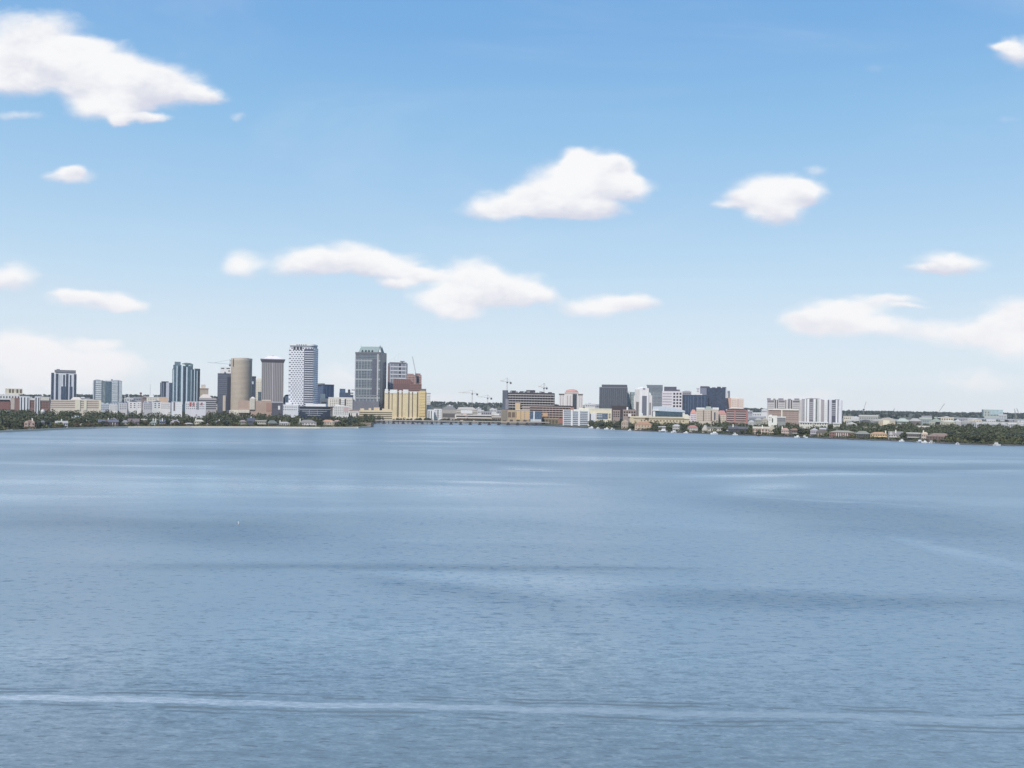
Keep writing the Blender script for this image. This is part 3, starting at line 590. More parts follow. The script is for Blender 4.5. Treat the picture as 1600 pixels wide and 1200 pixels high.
b = Bld('office_block', 'large dark grey office block with fine vertical ribs and a set-back roof storey', 'high-rise', 936.4, 980.2, 605.6, 2480, facade((92,98,110),(62,68,80),2.2,3.4,.62,.9,.2,.3), dr=.6, mark='the big dark grey block')
b.top('roof_storey', plain((88,90,102)), 940, 979.6, 601.2, 605.7, .08, .9); b.front('roof_fascia', plain((120,124,134)), 937, 980, 605, 606.6, .5); b.strips('pale_fin', plain((116,122,134)), [(937.6+i*3.1, 938.1+i*3.1) for i in range(14)], 607.4, 640, .4)
b.front('dark_base', plain((70,58,62)), 956, 980, 634, 650, .8)
b = Bld('glass_tower', 'narrow pale teal glass tower squeezed between the dark grey block and the white curvy tower', 'high-rise', 979.6, 992.4, 612.6, 2520, glassmat((146,168,170)), dr=1.)
b.front('white_edge', plain((220,226,226)), 980, 984, 610.6, 616, .6); b.front('dark_strip', plain((90,100,106)), 984.4, 985.6, 613, 642, .3); b.wins('window', plain((90,108,116)), 986, 992, 3, 616, 640, 8, .6, .5)

# --- white sculpted tower
b = Bld('sculpted_tower', 'white sculpted twin-shaft tower with rounded shoulders and tall dark recesses', 'high-rise', 990.4, 1018.8, 618, 2440, plain((222,216,212)), dr=.7, mark='the white sculpted tower')
b.raw('west_shaft', facade((220,216,210),(178,172,168),2.6,3.2,.5,.5,.5,.2), b.lx(991.8), b.lx(1000.6), -b.D/2-2, b.D*.3, -1, b.lz(608.4)); b.raw('middle_shaft', plain((228,224,222)), b.lx(999), b.lx(1013.4), -b.D/2-4, b.D*.2, -1, b.lz(606.6))
b.barrel('curved_roof', plain((236,234,232)), 992, 1012, 609, 604.6, .0); b.front('dark_recess', plain((110,112,128)), 1003.2, 1010.4, 618.6, 649, 4.3, -3.6); b.barrel('round_shoulder', plain((232,230,228)), 1008, 1017, 618, 612.6, .3)
b.front('dark_recess', plain((120,112,112)), 993.8, 998, 628, 650, 2.3, -1.6); b.front('dark_recess', plain((150,142,140)), 1014.4, 1017.4, 629, 648, .3)
for x in (1001.2, 1011.6): b.front('white_fin', m_whitebright, x, x+1.2, 612, 650, 4.8, -3)
b.front('roof_slot', m_grey, 1004, 1008, 606.2, 609, 4.4, -3); b.front('white_base', m_whitebright, 999.4, 1004.6, 645.6, 651, 6)

b = Bld('glass_tower', 'grey glass tower with a flared top right of the white sculpted tower', 'high-rise', 1013.4, 1035, 604, 2560, facade((150,158,164),(84,100,112),3,3.4,.62,.62,.12,.35), dr=.7, mark='the flared grey glass tower')
MB().frustum((b.lx(1013.4),b.W/2+.3,-b.D/2-.2,b.D/2),(b.lx(1009.6),b.W/2+.3,-b.D/2-1.6,b.D/2), b.lz(612), b.lz(601.6)).build('flared_crown', facade((140,148,156),(78,94,108),3,3.4,.62,.62,.12,.35), b.root)
b.strips('pale_fin', plain((150,160,168)), [(1016,1016.6),(1021,1021.6),(1026,1026.6),(1031,1031.6)], 612, 640, .5); b.bands('storey_band', plain((134,142,152)), 614, 634, 6, .3, .3)
b = Bld('office_block', 'white office with pinkish ribbon windows and a corner grid of big black windows', 'building', 1034.4, 1066, 611.4, 2500, plain((220,212,216)), dr=.5, mark='the corner-windowed office')
b.top('roof_storey', plain((92,90,106)), 1037.4, 1056.8, 604.4, 611.5, .1, .8); b.top('roof_storey_wing', plain((110,106,116)), 1056.8, 1062, 608.6, 611.5, .15, .7)
for i in range(5): b.front('window_band', plain((176,162,172)), 1035, 1049.6, 614.6+i*4.2, 616.2+i*4.2, .15)
b.wins('corner_window', m_black, 1051, 1065.4, 3, 612.8, 637, 5, .62, .6)
b = Bld('flat_block', 'grey set-back roof block behind the dark navy glass block', 'building', 1066, 1080, 611.6, 2640, plain((160,156,160)), dr=.6)
b.top('roof_plant', plain((190,190,198)), 1069, 1078, 610.4, 612); b.wins('window', m_dark, 1067, 1079, 4, 613, 620, 2, .5, .4)

# --- brick frames
def framebox(label, x0, x1, yt, yb, d, nx, ny, mark=None):
    b = Bld('brick_building', label, 'building', x0, x1, yt, d, plain((160,140,130)), dr=.6, mark=mark)
    b.wins('window_opening', plain((58,42,42)), x0+.6, x1-.6, nx, yt+.8, yb, ny, .66, .58, .05)
    b.over('roof', plain((186,160,150)), yt-.7, yt+.2, .4); return b
framebox('pinkish brick block with three by three dark openings in front of the dark grey block', 957.4, 968.8, 641.6, 652, 2280, 3, 3)
b = framebox('pinkish brick block with a white roof turret beside the white sculpted tower', 973.4, 994, 641, 651, 2280, 5, 2); b.top('roof_turret', m_whitebright, 979, 981.4, 636, 641, .1, .3); b.top('dark_roof', plain((96,76,76)), 974, 992, 639.4, 641, .2, .9); b.front('white_porch', plain((228,216,210)), 981.4, 986.6, 646.4, 651, 3)

# --- arena
b = Bld('arena', 'arena with curved pale grey roof, dark teal glass wall and white end pylons', 'arena', 1021, 1070, 641.6, 2290, plain((196,202,210)), dr=.8, mark='the arena')
d = 2290
P = [(b.lx(1020), b.lz(642)), (b.lx(1070.4), b.lz(643.6)), (b.lx(1069), b.lz(641)), (b.lx(1060), b.lz(638.6)), (b.lx(1048), b.lz(636.2)), (b.lx(1034), b.lz(635)), (b.lx(1020.6), b.lz(635.4))]
MB().prism(P, -b.D/2-1.5, b.D/2).build('curved_roof', plain((196,206,218)), b.root)
b.front('glass_wall', glassmat((50,82,100)), 1024.4, 1066, 642.6, 650.4, 1.2)
b.front('end_pylon', m_white, 1020.6, 1024, 643, 651, 1.8); b.front('end_pylon', plain((230,224,214)), 1066.4, 1069.6, 644.6, 652, 2); b.top('roof_vent', m_whitebright, 1053.6, 1055.6, 637.4, 639.6, .1, .2)
b.front('entrance_canopy', m_white, 1019.6, 1030, 640.6, 642, 3)
b = Bld('waterfront_terrace', 'long low tan terrace building with a cream parapet in front of the arena', 'building', 984, 1076, 652, 2180, plain((206,188,152)), dr=.2, mark='the long tan terrace')
b.front('parapet', plain((232,216,180)), 984, 1076, 651, 652.8, .8); b.front('window_band', plain((120,100,74)), 990, 1072, 654, 655, .2); b.wins('window', plain((110,86,64)), 1000, 1070, 14, 655.6, 659, 1, .4, .6); b.front('cream_gate', plain((236,222,196)), 1069, 1076.4, 648, 654, 1.4)
b.front('entrance', plain((84,70,54)), 1008, 1014, 652.6, 656, .5)

# --- navy blocks
b = Bld('glass_block', 'long dark navy glass block right of the white office with black corner windows', 'high-rise', 1065.6, 1106, 617.6, 2500, glassmat((46,66,98)), dr=.4, mark='the long navy glass block')
b.strips('pale_fin', plain((96,120,150)), [(x, x+.5) for x in (1071,1075.4,1079,1083,1090,1095.6,1101)], 619, 645, .4); b.top('roof_plant', m_white, 1085, 1097, 615.4, 617.8, .2, .7); b.over('roof_edge', plain((64,76,98)), 617, 618.2, .3)
b = Bld('glass_tower', 'tall dark navy glass block with grey lower wing and cluttered roof, east of the arena', 'high-rise', 1104, 1135.4, 606.4, 2520, facade((66,82,108),(42,58,88),2.6,3.4,.8,.8,.1,.5), dr=.6, mark='the tall navy glass block')
b.raw('grey_wing', plain((128,130,150)), b.lx(1093.6), b.lx(1105.6), -b.D/2+1, b.D/2, -1, b.lz(605.6)); b.top('wing_roof', plain((92,92,108)), 1094, 1107.6, 603.8, 605.8, .0, .8)
for a, c, y in ((1106,1109,604.6),(1112,1118,605.4),(1120,1126,604.4),(1128,1134.6,604.8)): b.top('roof_screen', plain((70,80,98)), a, c, y, 606.6, .0, .7)
b.front('white_edge', plain((220,222,230)), 1133.6, 1135, 606, 622, .5)
b = Bld('lift_tower', 'small white lift shaft with dark top window between the two navy glass blocks', 'building', 1088, 1092.6, 607.4, 2560, m_whitebright, dr=1.2); b.wins('window', m_dark, 1088.6, 1092, 2, 608, 613, 2, .5, .5); b.over('roof_cap', m_grey, 606.8, 607.6, .3)
b = Bld('lift_tower', 'slim peach and grey shaft tower right of the tall navy glass block', 'building', 1136.4, 1140.4, 610.6, 2560, plain((130,140,156)), dr=1.4); b.front('peach_flank', plain((236,206,188)), 1134.4, 1137.4, 614.6, 640, .8); b.wins('window', m_dark, 1138, 1140, 1, 612, 624, 5, .6, .4)
b = Bld('apartment_block', 'pink and cream apartment block beside the tall navy glass block', 'building', 1132.6, 1162, 622.6, 2560, plain((228,206,192)), dr=.5, mark='the pink and cream block')
b.front('pink_bay', plain((216,170,150)), 1134, 1142, 622, 640, .6); b.wins('window', plain((196,168,158)), 1143, 1161, 7, 624.6, 637, 4, .45, .45); b.top('roof_plant', plain((236,224,214)), 1144, 1154, 620.6, 622.8); b.front('pink_panel', plain((214,186,178)), 1152, 1155, 623, 640, .2)
b.front('balcony_slot', plain((120,96,92)), 1133.2, 1135.4, 627, 633, .5)

# --- tan hotel
b = Bld('hotel', 'grey-tan hotel with white roof slabs, green dormer and dark window slots', 'hotel', 1088, 1122.6, 639.6, 2180, plain((206,190,172)), dr=.4, mark='the grey-tan hotel')
b.top('roof_slab', plain((232,230,222)), 1088, 1101, 637, 639.8, -.03, .9); b.top('roof_slab', plain((230,228,222)), 1113, 1123, 636.6, 639.8, -.03, .9); b.hip('roof', plain((150,160,150)), 1100.6, 1113.4, 640.4, 635, .3, .25, f1=.7)
for a, c in ((1098.8,1100.4),(1110.6,1112.4)): b.front('recess', plain((120,84,74)), a, c, 641.4, 658, .25)
b.front('window_slot', plain((84,84,100)), 1115.6, 1118, 644, 656, .3); b.wins('window', plain((140,118,100)), 1089, 1098.6, 5, 642, 658, 6, .4, .5); b.wins('window', plain((140,112,98)), 1101, 1110.4, 4, 642, 658, 6, .4, .5)
b.wins('window', plain((140,122,110)), 1119, 1122.2, 2, 644, 658, 5, .4, .5)
b = Bld('apartment_block', 'lavender white block with a red hipped roof left of the grey-tan hotel', 'building', 1078.6, 1088.4, 646.4, 2200, plain((216,206,216)), dr=.8); b.hip('roof', plain((204,140,126)), 1078.6, 1088.4, 646.4, 640, .6, .3); b.wins('window', m_dark, 1079.4, 1088, 4, 648, 657, 3, .4, .5)
b = Bld('apartment_block', 'cream block with a wide red hipped roof between the hotel and the brick garage', 'building', 1121.6, 1134.6, 647.6, 2200, plain((212,200,180)), dr=.6); b.hip('roof', plain((194,132,124)), 1120.8, 1134.8, 647.6, 641.4, .5, .25); b.wins('window', plain((130,112,100)), 1122.4, 1134, 5, 649, 658, 3, .4, .5)
b = Bld('flat_block', 'tiny pale cream block with stepped roof right of the arena', 'building', 1068, 1078.6, 650, 2220, plain((234,220,192)), dr=.7); b.top('stair_head', plain((240,230,210)), 1070, 1075, 647.6, 650); b.wins('window', m_pane, 1069, 1078, 4, 651, 657, 2, .4, .5)

# --- brick garage
b = Bld('parking_garage', 'red brick parking garage with five pale open-deck bands and a dark top', 'garage', 1134.8, 1168.6, 640.6, 2150, plain((160,118,110)), dr=.4, mark='the red brick garage')
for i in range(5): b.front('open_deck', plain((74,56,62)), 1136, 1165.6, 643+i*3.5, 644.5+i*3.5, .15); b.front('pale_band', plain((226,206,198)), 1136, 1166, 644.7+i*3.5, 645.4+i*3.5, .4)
b.front('stair_tower', plain((188,130,122)), 1147.4, 1149.4, 641, 662, 1.2); b.front('brick_corner', plain((186,118,110)), 1165.6, 1168.4, 644, 662, .6); b.top('dark_storey', plain((104,78,84)), 1136, 1164, 638.6, 640.8, .0, .9)
MB().prism([(b.lx(1134), b.lz(641.5)), (b.lx(1134), b.lz(640.4)), (b.lx(1144), b.lz(636)), (b.lx(1160), b.lz(637.4)), (b.lx(1160), b.lz(638.4)), (b.lx(1144), b.lz(637.4))], b.D*.1, b.D*.5).build('ramp_roof', m_whitebright, b.root)
b.top('lift_head', m_white, 1160.6, 1162.6, 639, 641, .0, .3)

# --- condo slabs
b = Bld('condo_slab', 'pale grey condominium slab with notched top and dark vertical slots behind a brick building', 'high-rise', 1198.4, 1252.6, 624.6, 2200, plain((206,200,196)), dr=.3, mark='the pale notched condominium')
for i, (a, c) in enumerate(((1198.2,1204),(1208,1211.4),(1216,1224),(1231,1236),(1241,1248.6))): b.top('roof_notch', plain((150,146,156)), a, c, 622.4+(i % 2)*.6, 624.8, -.02, .8)
for a, c in ((1210.6,1212.4),(1214,1215.6),(1231.6,1233.6),(1235.4,1237.4),(1227,1228)): b.front('window_slot', plain((86,84,98)), a, c, 624.8, 640, .3)
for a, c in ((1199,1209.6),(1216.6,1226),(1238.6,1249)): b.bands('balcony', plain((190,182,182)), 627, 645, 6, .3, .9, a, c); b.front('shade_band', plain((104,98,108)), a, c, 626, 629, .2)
b = Bld('brick_building', 'wide brick building with white parapet and a white centre strip before the pale notched condominium', 'building', 1200.6, 1248, 639.4, 2080, plain((172,148,136)), dr=.3, mark='the wide brick building')
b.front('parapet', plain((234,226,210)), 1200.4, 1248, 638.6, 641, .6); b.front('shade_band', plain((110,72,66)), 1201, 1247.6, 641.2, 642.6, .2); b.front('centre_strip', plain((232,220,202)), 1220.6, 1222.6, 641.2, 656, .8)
b.wins('window', plain((132,92,80)), 1201.4, 1220, 9, 643.6, 657, 5, .4, .45); b.wins('window', plain((132,92,80)), 1224, 1247.4, 11, 643.6, 657, 4, .4, .45)
b = Bld('flat_block', 'small white modern block with a dark door in front of the wide brick building', 'building', 1200.4, 1214.4, 649.4, 1960, plain((234,228,216)), dr=.6); b.front('door', m_black, 1206.4, 1208, 653.6, 660, .2); b.wins('window', m_pane, 1201, 1206, 2, 651, 658, 2, .4, .4); b.top('roof_plant', m_white, 1202, 1206, 648, 649.6)
b = Bld('flat_block', 'low glass-fronted white block beside the small white modern block', 'building', 1213.4, 1227.6, 652, 1980, plain((150,152,150)), dr=.6); b.over('roof', m_whitebright, 651, 652.4, .8); b.wins('window', plain((96,104,110)), 1214, 1227, 6, 653, 659, 2, .7, .6)

def condo(label, x0, x1, yt, d, strips, mark, dr=.5):
    b = Bld('condo_tower', label, 'high-rise', x0, x1, yt, d, facade((176,174,178),(128,130,140),2.4,3.0,.6,.5,.3,.25), dr=dr, mark=mark)
    for nm, a, c, cc, pr in strips: b.front(nm, plain(cc), a, c, yt-.4, 662, pr)
    return b
W_, D_, G_ = (238,236,230), (92,92,108), (176,170,176)
b = condo('curved white and grey striped condominium tower next to the pale notched slab', 1252.6, 1284, 623.8, 2130, [('grey_strip',1252.8,1254.6,G_,.3),('white_strip',1257.4,1259.4,W_,.9),('white_strip',1261.2,1264.4,(240,240,242),1.2),('dark_strip',1264.8,1270.4,(120,116,126),.3),('white_strip',1271,1274.4,W_,.9),('dark_strip',1274.8,1276.4,(110,116,116),.3),('grey_strip',1277,1279.6,(200,202,200),.6),('white_strip',1279.8,1282.6,W_,1.)], 'the curved striped condominium')
b.barrel('curved_roof', plain((168,166,172)), 1256, 1283, 624, 622, .3); b.bands('balcony', plain((206,206,208)), 628, 656, 9, .3, .6, 1264.8, 1270.4)
b = condo('light lilac striped condominium tower, second from the east end of the condominium row', 1283.4, 1301.4, 625, 2110, [('grey_strip',1284.4,1287.4,(170,160,164),.4),('white_strip',1288,1293,W_,1.),('dark_strip',1293.6,1295.2,(96,100,118),.3),('white_strip',1295.4,1299.4,(216,216,230),.9)], 'the lilac striped condominium'); b.top('roof_plant', m_white, 1288, 1294, 623.4, 625.2); b.bands('balcony', plain((222,222,226)), 629, 656, 9, .25, 1.4, 1288.4, 1292.6)
b = condo('easternmost condominium tower with dark navy strip between white flanks', 1299.6, 1316, 625.4, 2090, [('dark_strip',1300,1305.6,(86,86,104),.4),('white_strip',1306,1308.6,W_,1.),('dark_strip',1308.8,1310,(72,74,92),.3),('white_strip',1310.2,1315,(222,222,230),1.)], 'the easternmost condominium'); b.top('roof_plant', m_grey, 1304, 1312, 624, 625.6); b.bands('balcony', plain((200,202,210)), 629, 650, 7, .3, .7, 1300, 1305.6)
for lab, a, c, y in (('long white carport roof at the foot of the curved striped condominium', 1249, 1270, 659.8), ('white flat pavilion under the lilac striped condominium', 1271, 1293, 660.2), ('white flat pavilion beside the easternmost condominium', 1302, 1312.6, 661.4)):
    b = Bld('pavilion', lab, 'pavilion', a, c, y, 1950, plain((214,210,196)), dr=.4); b.over('roof', m_whitebright, y-1, y+.5, 1.2); b.wins('window', m_dark, a+1, c-1, 5, y+1, y+3.6, 1, .5, .7)

# --- mid-ground houses and halls further east
def hall(name, label, x0, x1, ye, yr, d, wall, roof, style='hip', nw=5, mark=None, dr=.5, yb=None, win=(104,110,118)):
    if x0 > 1310 and d < 2200: d += 200
    wall = tuple(v*.86 for v in wall); roof = tuple(v*.9 for v in roof)
    b = Bld(name, label, 'building', x0, x1, ye, d, plain(wall), dr=dr, mark=mark, rz=(-8, 6, 0, -4, 10)[int(x0) % 5])
    x0, x1 = b.fl, b.fl+b.W/b.kx
    if style == 'hip': b.hip('roof', plain(roof), x0, x1, ye, yr, .6, .3)
    elif style == 'gable': b.gable('roof', plain(roof), x0, x1, ye, yr, .5)
    elif style == 'barrel': b.barrel('roof', plain(roof), x0, x1, ye, yr, .4)
    else: b.over('roof', plain(roof), yr, ye+.2, .6)
    b.wins('window', plain(win, .3), x0+.8, x1-.8, nw, ye+1, ye+1+min(8, (x1-x0)*.5), 2 if (x1-x0) > 9 else 1, .45, .5)
    return b
b = hall('villa_block', 'cream apartment house with rounded roofline behind the orange stucco house', 1373, 1399.6, 658.6, 652.6, 1900, (234,214,184), (214,206,192), 'barrel', 8, 'the cream rounded apartment house'); b.front('arched_bay', plain((240,222,190)), 1380, 1390, 656.6, 664, .8); b.front('base_band', plain((206,178,142)), 1373.4, 1399, 661.6, 662.6, .4)
hall('gallery_hall', 'long hall with pale green hipped roof and white window bays', 1399.6, 1420.6, 658.6, 653.6, 1980, (124,128,122), (190,202,188), 'hip', 8, 'the pale green-roofed hall', win=(222,224,220))
hall('gallery_hall', 'grey hall with stepped taupe roof next to the pale green-roofed hall', 1419.6, 1440, 658, 653.6, 2000, (150,138,138), (186,186,180), 'hip', 6)
hall('warehouse', 'flat pale aqua warehouse behind the green gabled hall', 1437, 1456, 655, 652.4, 2150, (176,190,190), (206,214,206), 'flat', 5)
b = hall('gallery_hall', 'white hall with a mint green gable roof', 1452, 1474, 659, 653.4, 1960, (214,212,196), (182,198,180), 'gable', 6, 'the mint gabled hall'); b.front('dark_gate', m_black, 1462, 1469, 659.4, 664, .3)
hall('warehouse', 'cream flat warehouse with pale sage roof right of the mint gabled hall', 1473.6, 1493, 659.4, 656.4, 1940, (226,220,190), (206,208,192), 'hip', 6)
hall('warehouse', 'bright white shed with stepped roof above the eastern trees', 1491, 1501.6, 658.6, 655, 1960, (232,230,230), (240,240,240), 'gable', 4)
hall('warehouse', 'grey hall with a low domed roof above the eastern trees', 1501, 1524, 660.4, 656.4, 1950, (190,192,198), (196,196,190), 'barrel', 6, 'the grey domed hall')
for i, (a, c, y) in enumerate(((1524,1536,662),(1534,1543,661.4),(1545,1561,662),(1560,1575,662.4),(1574,1589,662.8),(1588,1606,663))):
    hall('warehouse', ('white boxy shed just right of the grey domed hall', 'white gabled shed with bright roof east of the grey domed hall', 'long white shed above the dense eastern oaks', 'white flat shed with blue-grey shadowed door, second from the eastern edge cluster', 'white shed below the leaning pale crane', 'white flat shed at the eastern edge of the view')[i], a, c, y, y-1.6, 1960, (226,226,230), (238,238,240), 'gable' if i % 2 else 'flat', 4)
hall('long_wall_building', 'long low building with bright white eave stripe behind the white two-band house', 1400, 1423.6, 668.4, 666.8, 1800, (150,140,130), (236,228,214), 'flat', 7)
hall('long_wall_building', 'long white-roofed pavilion row in the trees behind the maroon-roofed house', 1432.6, 1477, 667.6, 665.6, 1790, (180,176,164), (238,232,218), 'flat', 10)
hall('warehouse', 'pale grey warehouse roof with white dome behind the striped condominiums', 1342, 1372, 650.4, 648.4, 2500, (200,200,192), (226,224,216), 'flat', 8)
hall('warehouse', 'dark barrel-roofed shed in the trees behind the long green-roofed house', 1344, 1361, 659.6, 655.8, 2020, (150,152,162), (112,112,124), 'barrel', 5)
hall('warehouse', 'white saw-toothed shed roofs beside the dark barrel-roofed shed', 1322, 1343, 657.6, 655, 2100, (206,204,200), (226,226,222), 'gable', 6)
hall('warehouse', 'grey shed with a crooked gable near the cream rounded apartment house', 1362, 1374, 658, 654, 2050, (170,172,170), (206,206,200), 'gable', 4)
hall('low_house', 'small cream block with a long tan roof behind the orange stucco house', 1346.6, 1373, 668.4, 667, 1760, (226,206,166), (188,168,140), 'flat', 6)
hall('low_house', 'white triangular-roofed hall in the oaks right of the easternmost condominium', 1322, 1339, 662.4, 659.4, 1850, (206,204,200), (232,230,226), 'gable', 5)
hall('low_house', 'small white house in the dark oaks left of the wide brick building', 1168.6, 1179.4, 659, 656.6, 1960, (222,220,214), (238,238,234), 'gable', 4)
hall('low_house', 'pale grey stucco house between the brick garage and the wide brick building', 1179, 1191, 656.6, 653, 2050, (196,194,178), (176,176,170), 'hip', 4)
hall('low_house', 'cream gabled house left beside the small white modern block', 1190, 1199.6, 657, 652, 2060, (220,212,186), (206,196,178), 'gable', 3)
hall('warehouse', 'long pale blue-grey roof behind the cream gabled house', 1170, 1196, 652.4, 650.4, 2300, (170,176,186), (196,202,212), 'flat', 8)
b = hall('far_hotel', 'distant pale hotel slab with aqua glass wing on the far eastern plain', 1534, 1567, 641.6, 640, 4300, (206,214,206), (196,210,206), 'flat', 6); b.front('aqua_wing', glassmat((168,192,198)), 1547.6, 1567, 640.4, 648, 2); b.front('grey_strip', plain((170,180,184)), 1546.4, 1547.6, 641, 648.6, 1)
hall('warehouse', 'tiny pale far building below the distant hotel slab', 1560, 1574, 648.6, 647.4, 4000, (220,222,222), (230,230,230), 'flat', 3)
# ================================================================== LOW CITY ROOFS (far clutter)
CLUT = [(-8,8,622,'grey'),(36,50,620.5,'white'),(60,80,620.5,'grey'),(120,140,622,'grey'),(128,146,624,'white'),(194,208,622,'white'),(208,222,621,'grey'),(222,232,620,'brown'),(238,250,622,'grey'),
        (326,340,632,'cream'),(553,562,638,'brown'),(744,756,641,'white'),(752,768,643,'grey'),(764,776,639,'white'),(772,786,641,'grey'),(744,752,638,'grey'),(716,730,637,'cream'),(698,708,634,'grey'),
        (908,922,634,'grey'),(914,930,631,'white'),(922,938,632,'grey'),(1164,1176,642,'grey'),(1176,1190,645,'white'),(1190,1200,640,'white'),(1318,1334,650.6,'cream'),(1330,1346,652,'white'),
        (1440,1456,650.4,'grey'),(1470,1490,652,'cream'),(1498,1512,653.4,'grey'),(1512,1534,655.4,'cream'),(1540,1556,655.8,'white'),(1570,1590,656.6,'grey'),(1590,1606,657.6,'white')]
CC = {'grey': ((166,166,174),(186,186,192)), 'white': ((218,216,216),(236,236,236)), 'cream': ((220,206,182),(214,204,190)), 'brown': ((146,120,110),(176,160,150))}
for i, (a, c, y, k) in enumerate(CLUT):
    d = 2900 + (i*137) % 500
    if 700 < a < 790: d = 2750+(i*53)%200
    if a > 1300: d = 2650 + (i*97) % 300
    m = min(LANDMARKS, key=lambda L: abs(L[0]-(a+c)/2))
    side = 'left' if (a+c)/2 < m[0] else 'right'
    b = Bld('low_building', 'low %s flat roof %s of %s' % (k, side, m[2]), 'building', a, c, y, d, plain(CC[k][0]), dr=.6, group='low city buildings far behind the towers')
    b.over('roof', plain(CC[k][1]), y-.5, y+.3, .5)
    if i % 2: b.top('roof_plant', plain(CC['white' if k == 'grey' else 'grey'][1]), a+(c-a)*.3, a+(c-a)*.6, y-1.6, y-.2, .2, .7)
    b.wins('window', m_pane, a+.6, c-.6, 5, y+1, y+5, 1, .5, .5)

# ================================================================== CRANES
m_crane = plain((150,142,128), .6); m_jib = plain((176,160,130), .6); m_cab = plain((70,70,80), .5)
def lattice(t, p, q, w, n):
    """four chords and zig-zag lacing between p and q"""
    p, q = Vector(p), Vector(q); d = (q-p).normalized()
    a = d.cross(Vector((0,1,0))).normalized()*w; c = d.cross(a).normalized()*w
    for s in (a+c, a-c, -a+c, -a-c): t.bar(p+s, q+s, w*.26)
    for i in range(n):
        u, v = p+(q-p)*(i/n), p+(q-p)*((i+1)/n); t.bar(u+a*(1 if i % 2 else -1)-c, v+a*(-1 if i % 2 else 1)-c, w*.2)
    return t
def tower_crane(label, xm, yt, yj, xa, xb, ya, yb, d, ybase=650, mark=None, w=1.15, jibmat=None):
    p = at(xm, yj, d); g = ground(xm, d); k = d/F
    r = thing('tower_crane', label, 'crane', (p.x, d, g), 0, 'tower cranes over the building sites')
    Z = lambda y: at(xm, y, d).z-g
    zj = Z(yj); lattice(MB(), (0,0,0), (0,0,zj), w, 26).build('mast', m_crane, r)
    lattice(MB(), (0,0,zj), (0,0,Z(yt)), w*.8, 4).build('apex_tower', m_crane, r)
    far, near = ((xa, ya), (xb, yb)) if abs(xa-xm) > abs(xb-xm) else ((xb, yb), (xa, ya))
    jx, jz = (far[0]-xm)*k, Z(far[1]); cx, cz_ = (near[0]-xm)*k, Z(near[1])
    lattice(MB(), (0,0,zj+.6), (jx,0,jz), w*.72, 16).build('jib', jibmat or m_jib, r)
    lattice(MB(), (0,0,zj+.6), (cx,0,cz_), w*.7, 5).build('counter_jib', m_crane, r)
    s = 1 if cx > 0 else -1
    MB().box(min(cx, cx-s*5), max(cx, cx-s*5), -1.6, 1.6, cz_-4.2, cz_+1).build('counterweight', m_cab, r)
    MB().box(-2.2, 2.2, -2.6, -.6, zj-3.4, zj-.4).build('cab', m_cab, r)
    MB().bar((0,0,Z(yt)), (jx*.7,0,zj+.6+(jz-zj)*.7), .22).bar((0,0,Z(yt)), (cx,0,cz_), .22).build('tie_rod', m_cab, r)
tower_crane('tower crane with long pale horizontal jib standing behind the causeway', 738, 609.6, 614.6, 716.4, 747, 613.4, 615.4, 2760)
tower_crane('tower crane with thin jib, partly behind the low sheds west of the unfinished hotel', 762, 617, 621.6, 746, 769, 619.8, 622, 2820, w=1.0)
tower_crane('tallest tower crane rising over the western end of the unfinished concrete frame', 792.6, 590.4, 596.8, 781, 799.4, 595, 597.6, 2700, w=1.3)
tower_crane('tower crane rising over the middle of the unfinished concrete frame', 850, 598.6, 606, 841, 855.6, 603.6, 606, 2710, w=1.3)
tower_crane('crane with long slightly tilted pale grey jib reaching left from the round tan tower', 359.6, 562, 569.4, 324, 366, 566.6, 570, 2440, w=1.0, jibmat=plain((150,160,176)))
def luffer(label, x0, y0, x1, y1, d, cabxy, cc=(110,106,116), w=.9, base=None, name='luffing_crane'):
    g = ground(x0, d); p = at(x0, y0, d); k = d/F
    r = thing(name, label, 'crane', (p.x, d, g)); Z = lambda y: at(x0, y, d).z-g
    MB().bar((0,0,0 if base is None else base),(0,0,Z(y0)),w*.8).build('mast', plain(cc), r)
    lattice(MB(), (0,0,Z(y0)), ((x1-x0)*k,0,Z(y1)), w*.7, 16).build('boom', plain(cc), r)
    MB().box(-2.2,2.2,-2,2,Z(y0)-2,Z(y0)+1.6).build('cab', m_cab, r)
    MB().box(-3,3,-3,3,0,3).build('base', m_cab, r)
    return r
luffer('dark luffing crane boom leaning steeply above the unfinished brown tower', 650.6, 588, 644, 557, 2765, (651, 592), (96,98,110), 1.2)
luffer('faint small crane with upright boom beyond the easternmost condominium', 1349.6, 640, 1353, 627.6, 2900, (1350, 633), (150,144,146), .8)
luffer('faint dark crane on the skyline above the cream rounded apartment house', 1395, 647, 1397.4, 638, 3000, (1396, 640.4), (110,116,130), .9)
luffer('dark luffing crane with kinked boom on the eastern plain', 1464.6, 647, 1475.6, 630.6, 2900, (1467.4, 637), (120,120,128), .8)
luffer('thin pale crane with boom leaning left at the eastern edge', 1588, 662, 1584.6, 638.6, 2500, (1590, 655), (176,172,164), .8)
luffer('thin dark crane with boom leaning toward the pale crane at the eastern edge', 1594, 652, 1588.6, 638.4, 2600, (1591.4, 644), (120,124,136), .8)
luffer('thin leaning pole crane rising from the oaks at the eastern edge', 1592.6, 672, 1586, 641, 2100, (1592, 668), (206,200,186), .5)

